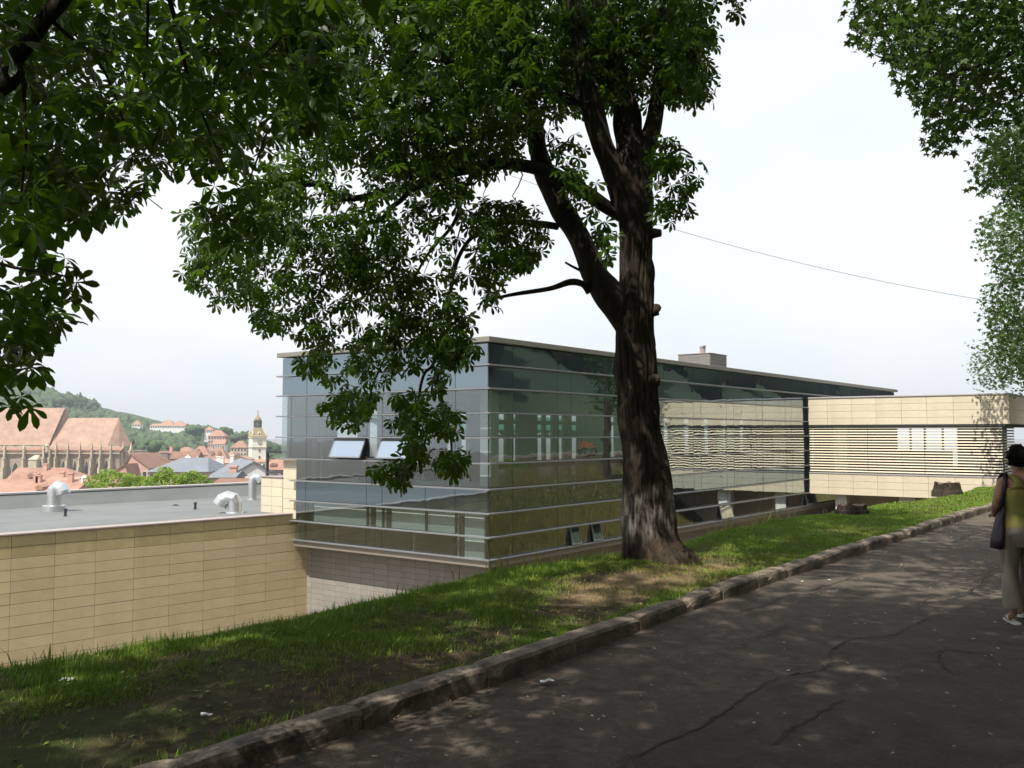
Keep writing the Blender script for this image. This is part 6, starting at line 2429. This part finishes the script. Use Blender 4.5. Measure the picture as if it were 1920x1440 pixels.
# ------------------------------------------------------------------ stumps, bench, cable
def stump(label, px, py, w, h, seed, flat):
    c = PZ(px, py, -1.58)
    c += Vector((0, w * .35, 0))
    t = thing('tree_stump', label, 'stump', c, 0, 'old tree stumps on the verge')
    rs = random.Random(seed)
    n, rings = 36, [(-.1, 1.18), (.04, 1.10), (h * .35, 1.0), (h * .7, .96), (h * .96, .93)]
    vs, fs = [], []
    for i, (z, f) in enumerate(rings):
        for k in range(n):
            th = 2 * math.pi * k / n
            nz = 1 + .14 * mnoise.noise(Vector((math.cos(th) * 2.2 + seed, math.sin(th) * 2.2, z * 2))) + .10 * mnoise.noise(Vector((math.cos(th) * 7 + seed, math.sin(th) * 7, z * 3)))
            zz = z + (h * .30 * mnoise.noise(Vector((math.cos(th) * 1.6 + seed, math.sin(th) * 1.6, 5))) if i == len(rings) - 1 else 0)
            vs.append((w / 2 * f * nz * math.cos(th), w / 2 * f * nz * math.sin(th), zz))
    for i in range(len(rings) - 1):
        for k in range(n):
            fs.append((i * n + k, i * n + (k + 1) % n, (i + 1) * n + (k + 1) % n, (i + 1) * n + k))
    mb = MB()
    mb.add(vs, fs)
    mb.build('bark', M['bark'], t, smooth=False)
    top = vs[-n:]
    mb = MB()
    inner = [(x * .55, y * .55, z - .03 + .05 * h * mnoise.noise(Vector((x * 9, y * 9, seed)))) for x, y, z in top]
    mb.add(list(top) + inner + [(0, 0, h * .86)], [(k, (k + 1) % n, n + (k + 1) % n, n + k) for k in range(n)] + [(n + k, n + (k + 1) % n, 2 * n) for k in range(n)])
    mb.build('cut_face', simple('weathered_wood', (0.15, 0.10, 0.07), .95, .35, 9, bumps=.6, bscale=30), t, smooth=False)


stump('low flat tree stump in front of the white bridge column', 1604, 962, .56, .16, 3.0, True)
stump('taller reddish tree stump further up the verge', 1784, 925, .64, .28, 8.0, False)

bp = B(65, -1.5, Z_PATH)
bench = thing('park_bench', 'orange slatted park bench beside the path, mirrored in the long facade', 'bench', bp, PHI + math.pi)
ow = simple('orange_wood', (0.50, 0.22, 0.06), .6, .12)
for k in range(4):
    mb = MB()
    mb.bbox(-1.1, 1.1, -.22 + k * .12, -.12 + k * .12, .43, .47, .008)
    mb.build('slat', ow, bench)
for k in range(3):
    mb = MB()
    mb.bbox(-1.1, 1.1, .27 + k * .02, .31 + k * .02, .55 + k * .13, .65 + k * .13, .008)
    mb.build('slat', ow, bench)
for x in (-.9, .9):
    mb = MB()
    mb.box(x - .03, x + .03, -.2, -.14, 0, .43)
    mb.box(x - .03, x + .03, .30, .35, 0, .92)
    mb.box(x - .03, x + .03, -.14, .30, .36, .42)
    mb.build('leg', M['frame'], bench)

pts = []
a, b_ = P(880, 300, 24.0), P(1905, 572, 24.0)
for k in range(41):
    f = k / 40
    q = a.lerp(b_, f)
    q.z -= 0.42 * 4 * f * (1 - f)
    pts.append(q)
mb = MB()
mb.tube(pts, .006, 5)
tag(mb.build('overhead_cable', simple('cable_black', (.03, .03, .035), .6)), 'thin overhead cable sagging across the sky behind the chestnut', 'cable')

# ------------------------------------------------------------------ the woman walking away at the right edge
def skinned(name, verts, edges, radii, root, mat, parent, sub=2, loc=(0, 0, 0)):
    me = bpy.data.meshes.new(name)
    me.from_pydata(verts, edges, [])
    o = bpy.data.objects.new(name, me)
    COL.objects.link(o)
    o.location = loc
    sk = o.modifiers.new('skin', 'SKIN')
    sk.use_smooth_shade = True
    for i, r_ in enumerate(radii):
        d = me.skin_vertices[0].data[i]
        d.radius = (r_, r_) if not isinstance(r_, tuple) else r_
        d.use_root = (i == root)
    sb = o.modifiers.new('sub', 'SUBSURF')
    sb.levels = sb.render_levels = sub
    dg = bpy.context.evaluated_depsgraph_get()
    m2 = bpy.data.meshes.new_from_object(o.evaluated_get(dg))
    bpy.data.objects.remove(o)
    m2.polygons.foreach_set('use_smooth', [True] * len(m2.polygons))
    m2.materials.clear()
    m2.materials.append(mat)
    m2.name = name
    return put(name, m2, parent, loc)


def loft(rings, n=20, smooth=True):
    """Tube through elliptical rings (cx, cy, cz, rx, ry)."""
    mb = MB()
    vs, fs = [], []
    for cx, cy, cz, rx, ry in rings:
        for k in range(n):
            th = 2 * math.pi * k / n
            vs.append((cx + rx * math.cos(th), cy + ry * math.sin(th), cz))
    for i in range(len(rings) - 1):
        for k in range(n):
            fs.append((i * n + k, i * n + (k + 1) % n, (i + 1) * n + (k + 1) % n, (i + 1) * n + k))
    mb.add(vs, fs)
    return mb


skin = simple('skin', (0.36, 0.19, 0.125), .55, .08)
hairm = simple('dark_hair', (0.006, 0.005, 0.004), .85, .3, 30, bumps=.8, bscale=60, spec=.1)
topm = simple('olive_top', (0.34, 0.31, 0.09), .85, .1, 10, bumps=.3, bscale=18)
trous = simple('taupe_trousers', (0.26, 0.22, 0.185), .9, .12, 8, bumps=.35, bscale=14)
bagm = simple('dark_purple_bag', (0.022, 0.012, 0.022), .55, .2)
flop = simple('pale_sandal', (0.62, 0.62, 0.58), .6, .05)
fp = PZ(1916, 1172, Z_PATH)
wpos = Vector((fp.x + 0.02, fp.y + .02, Z_PATH + .012))
wm = thing('person', 'woman in olive tank top and taupe trousers walking away with a dark shoulder bag', 'person', wpos, R(-30) * 0 - R(8))
# body: x right, y forward (away), z up; 1.64 m tall
V, E, RD = [], [], []


def jt(p, r, par=None):
    V.append(p)
    RD.append(r)
    if par is not None:
        E.append((par, len(V) - 1))
    return len(V) - 1


pel = jt((0, 0, .86), .135)
wai = jt((0, .01, 1.02), .105, pel)
che = jt((0, .0, 1.20), .125, wai)
uch = jt((0, -.005, 1.31), .10, che)
nk0 = jt((0, 0, 1.385), .052, uch)
nk1 = jt((0, .015, 1.44), .048, nk0)
hd0 = jt((0, .03, 1.49), .066, nk1)
hd1 = jt((0, .03, 1.56), .078, hd0)
hd2 = jt((0, .025, 1.62), .05, hd1)
shl = jt((-.155, 0, 1.335), .052, uch)
ell = jt((-.235, -.06, 1.09), .040, shl)
wrl = jt((-.185, .12, 1.00), .027, ell)
hal = jt((-.160, .19, 1.00), .026, wrl)
shr = jt((.155, 0, 1.335), .052, uch)
elr = jt((.225, -.03, 1.07), .040, shr)
wrr = jt((.22, .10, .90), .027, elr)
har = jt((.215, .15, .85), .026, wrr)
for hand, sx in ((hal, 1), (har, -1)):
    hx, hy, hz = V[hand]
    for i in range(4):
        k1 = jt((hx + (i - 1.5) * .016, hy + .045, hz - .004 * abs(i - 1.4)), .0085, hand)
        jt((hx + (i - 1.5) * .017, hy + .075 - .006 * abs(i - 1.3), hz - .03), .0075, k1)
    jt((hx + sx * .042, hy + .02, hz - .01), .009, hand)
hpl = jt((-.085, 0, .80), .085, pel)
knl = jt((-.09, .035, .47), .055, hpl)
anl = jt((-.085, -.03, .085), .034, knl)
tol = jt((-.09, .10, .035), .030, anl)
jt((-.09, .155, .028), .022, tol)
hpr = jt((.085, 0, .80), .085, pel)
knr = jt((.09, .10, .48), .055, hpr)
anr = jt((.085, .22, .10), .034, knr)
tor = jt((.09, .34, .045), .030, anr)
jt((.09, .39, .035), .022, tor)
body = skinned('body', V, E, RD, pel, skin, wm)
wm.scale = (.945, .945, .945)
# face on the far side of the head
mb = MB()
mb.lathe([(.012, -.02), (.014, 0), (.006, .03)], 8, (0, .112))
mb.v = [(x, y, z + 1.515) for x, y, z in mb.v]
mb.build('nose', skin, wm, smooth=True)
for sx in (-1, 1):
    mb = MB()
    vs = [(sx * .082 + .012 * math.cos(a) * .5, .02 + .022 * math.cos(a), 1.525 + .032 * math.sin(a)) for a in np.linspace(0, 2 * math.pi, 10, endpoint=False)]
    mb.add(vs + [(sx * .10, .02, 1.525)], [(k, (k + 1) % 10, 10) for k in range(10)])
    mb.build('ear', skin, wm, smooth=True)
# curly short hair
hv = ICO_V * 1.0
nz = np.array([1 + .10 * mnoise.noise(Vector(tuple(v * 3.2))) + .07 * mnoise.noise(Vector(tuple(v * 7))) for v in hv])
hv = hv * nz[:, None] * np.array([.096, .106, .116]) + np.array([0, .005, 1.565])
hv[:, 1] = np.where((hv[:, 2] < 1.57) & (hv[:, 1] > .06), .06, hv[:, 1])
hv[:, 2] = np.maximum(hv[:, 2], 1.455 + .03 * (hv[:, 1] > .03))
put('hair', np_mesh('hair', hv, ICO_F.ravel(), 3, hairm, True), wm)
rr = np.random.default_rng(5)
mb = MB()
for k in range(90):
    d = rr.normal(0, 1, 3)
    d /= np.linalg.norm(d)
    if d[2] < -.75 or (d[1] > .45 and d[2] < .1):
        continue
    c = d * np.array([.094, .104, .114]) + np.array([0, .005, 1.565])
    pts = [c + np.array([.014 * math.cos(q * 1.9 + k), .014 * math.sin(q * 1.9 + k), 0]) * (q / 4) + d * .0025 * q for q in range(5)]
    mb.tube(pts, [.007, .007, .006, .005, .003], 4, False)
mb.build('curls', hairm, wm, smooth=True)['kind'] = 'stuff'
# tank top, racer back: follows the torso, open at the shoulder blades
mb = loft([(0, .0, .86, .168, .128), (0, .0, .90, .160, .122), (0, .005, .96, .148, .114), (0, .01, 1.02, .140, .108), (0, .005, 1.09, .146, .112), (0, 0, 1.17, .155, .122), (0, 0, 1.235, .154, .122), (0, 0, 1.27, .142, .116)], 32)
for i, (x, y, z) in enumerate(mb.v):                # soft folds
    f = .004 * math.sin(z * 95 + x * 12) * (1 if z < 1.1 else .3)
    s = 1 + f / .14
    mb.v[i] = (x * s, y * s, z)
mb.build('tank_top', topm, wm, smooth=True)
mb = MB()                                           # back panel and the two straps
for sx in (-1, 1):
    prof = [((.0, -.118, 1.262), (.118, -.086, 1.262)), ((.0, -.112, 1.30), (.080, -.098, 1.30)), ((.018, -.100, 1.34), (.080, -.082, 1.34)), ((.052, -.066, 1.378), (.094, -.052, 1.372)), ((.068, -.01, 1.394), (.108, -.008, 1.388)), ((.064, .06, 1.36), (.102, .058, 1.35)), ((.03, .10, 1.262), (.11, .09, 1.262))]
    vs, fs = [], []
    for a, b in prof:
        m = tuple((p + q) / 2 for p, q in zip(a, b))
        vs += [(sx * a[0], a[1] * 1.0, a[2]), (sx * m[0], m[1] - .004 * np.sign(-m[1]), m[2] + .003), (sx * b[0], b[1], b[2])]
    for i in range(len(prof) - 1):
        for j in range(2):
            q = (i * 3 + j, i * 3 + j + 1, (i + 1) * 3 + j + 1, (i + 1) * 3 + j)
            fs.append(q if sx > 0 else q[::-1])
    mb.add(vs, fs)
o = mb.build('strap', topm, wm, smooth=True)
md = o.modifiers.new('thick', 'SOLIDIFY')
md.thickness = .008
md.offset = 1
# trousers: hips and two straight, slightly flared cropped legs
mb = loft([(0, 0, .72, .165, .130), (0, 0, .76, .178, .140), (0, -.005, .81, .182, .146), (0, 0, .86, .174, .136), (0, 0, .905, .160, .124)], 32)
mb.build('trousers', trous, wm, smooth=True)
for sx, pathp in ((-1, [(-.088, -.004, .80, .098, .122), (-.092, 0, .70, .094, .114), (-.094, .015, .58, .082, .096), (-.094, .028, .47, .074, .082), (-.094, .015, .36, .074, .082), (-.092, -.008, .25, .080, .086), (-.09, -.026, .15, .086, .092)]),
                  (1, [(.088, .0, .80, .098, .122), (.092, .02, .70, .094, .114), (.094, .06, .58, .082, .096), (.094, .095, .48, .074, .082), (.094, .135, .37, .074, .082), (.092, .18, .26, .080, .086), (.09, .215, .165, .086, .092)])):
    mb = loft(pathp, 20)
    for i, (x, y, z) in enumerate(mb.v):
        mb.v[i] = (x + .004 * math.sin(z * 40 + y * 30), y + .004 * math.sin(z * 33), z)
    mb.build('trouser_leg', trous, wm, smooth=True)
for sx, fy, fz, pit in ((-1, -.035, 0, 0), (1, .26, .02, -.12)):
    mb = MB()
    out = [(.035, -.06), (.042, 0), (.04, .09), (.048, .17), (.035, .225), (0, .24), (-.032, .215), (-.04, .15), (-.034, .06), (-.036, 0), (-.03, -.06), (0, -.075)]
    mb.prism(out, -.012, .014, 'z')
    so = mb.build('sandal', flop, wm, (sx * .088, fy - .02, fz + .004), (pit, 0, 0), fix=True)
    mb = MB()
    for s2 in (-1, 1):
        mb.tube([(0, .16, .02), (s2 * .025, .12, .055), (s2 * .04, .06, .03)], .007, 6)
    mb.build('thong', flop, so)
# shoulder bag, hanging by its strap on the left shoulder
mb = MB()
sect = [(.70, .018, .08), (.705, .048, .10), (.80, .05, .105), (.92, .038, .095), (1.02, .025, .08), (1.10, .014, .05)]
mb = loft([(-.235 + (z - .70) * .14, -.05, z, a, b) for z, a, b in sect], 20)
mb.add([(-.235, -.05, .695)] + [(-.235 + .02 * math.cos(t_), -.05 + .10 * math.sin(t_), .70) for t_ in np.linspace(0, 2 * math.pi, 20, endpoint=False)], [(0, 1 + (k + 1) % 20, 1 + k) for k in range(20)])
bag = tag(mb.build('shoulder_bag', bagm, None, wpos, smooth=True), 'dark purple slouchy shoulder bag hanging at the left side of the woman', 'bag')
bag.rotation_euler = (0, 0, R(-8))
off = Vector((0, 0, 0))
off.rotate(Euler((0, 0, R(-8))))
bag.location = wpos + off
bag.scale = (.945, .945, .945)
mb = MB()
vs, fs = [], []
pth = [(-.19, -.01, 1.06), (-.182, .03, 1.2), (-.155, .055, 1.34), (-.128, .035, 1.405), (-.125, -.02, 1.405), (-.15, -.075, 1.32), (-.178, -.10, 1.2), (-.19, -.09, 1.06)]
for x, y, z in pth:
    vs += [(x - .02, y, z), (x + .02, y, z)]
for i in range(len(pth) - 1):
    fs.append((2 * i, 2 * i + 1, 2 * i + 3, 2 * i + 2))
mb.add(vs, fs)
st = mb.build('strap', bagm, bag, smooth=True)
md = st.modifiers.new('thick', 'SOLIDIFY')
md.thickness = .006

# ------------------------------------------------------------------ haze over the town
HAZE = 0.0003
if HAZE:
    m, nt, b = mat_base('haze')
    nt.nodes.remove(b)
    vol = nt.nodes.new('ShaderNodeVolumePrincipled')
    vol.inputs['Color'].default_value = (0.86, 0.92, 1.0, 1)
    vol.inputs['Density'].default_value = HAZE
    vol.inputs['Anisotropy'].default_value = 0.2
    nt.links.new(vol.outputs[0], nt.nodes['Material Output'].inputs['Volume'])
    mb = MB()
    mb.box(-3000, 3000, -320, 4200, -60, 110)
    hz = mb.build('haze', m)
    tag(hz, kind='stuff')
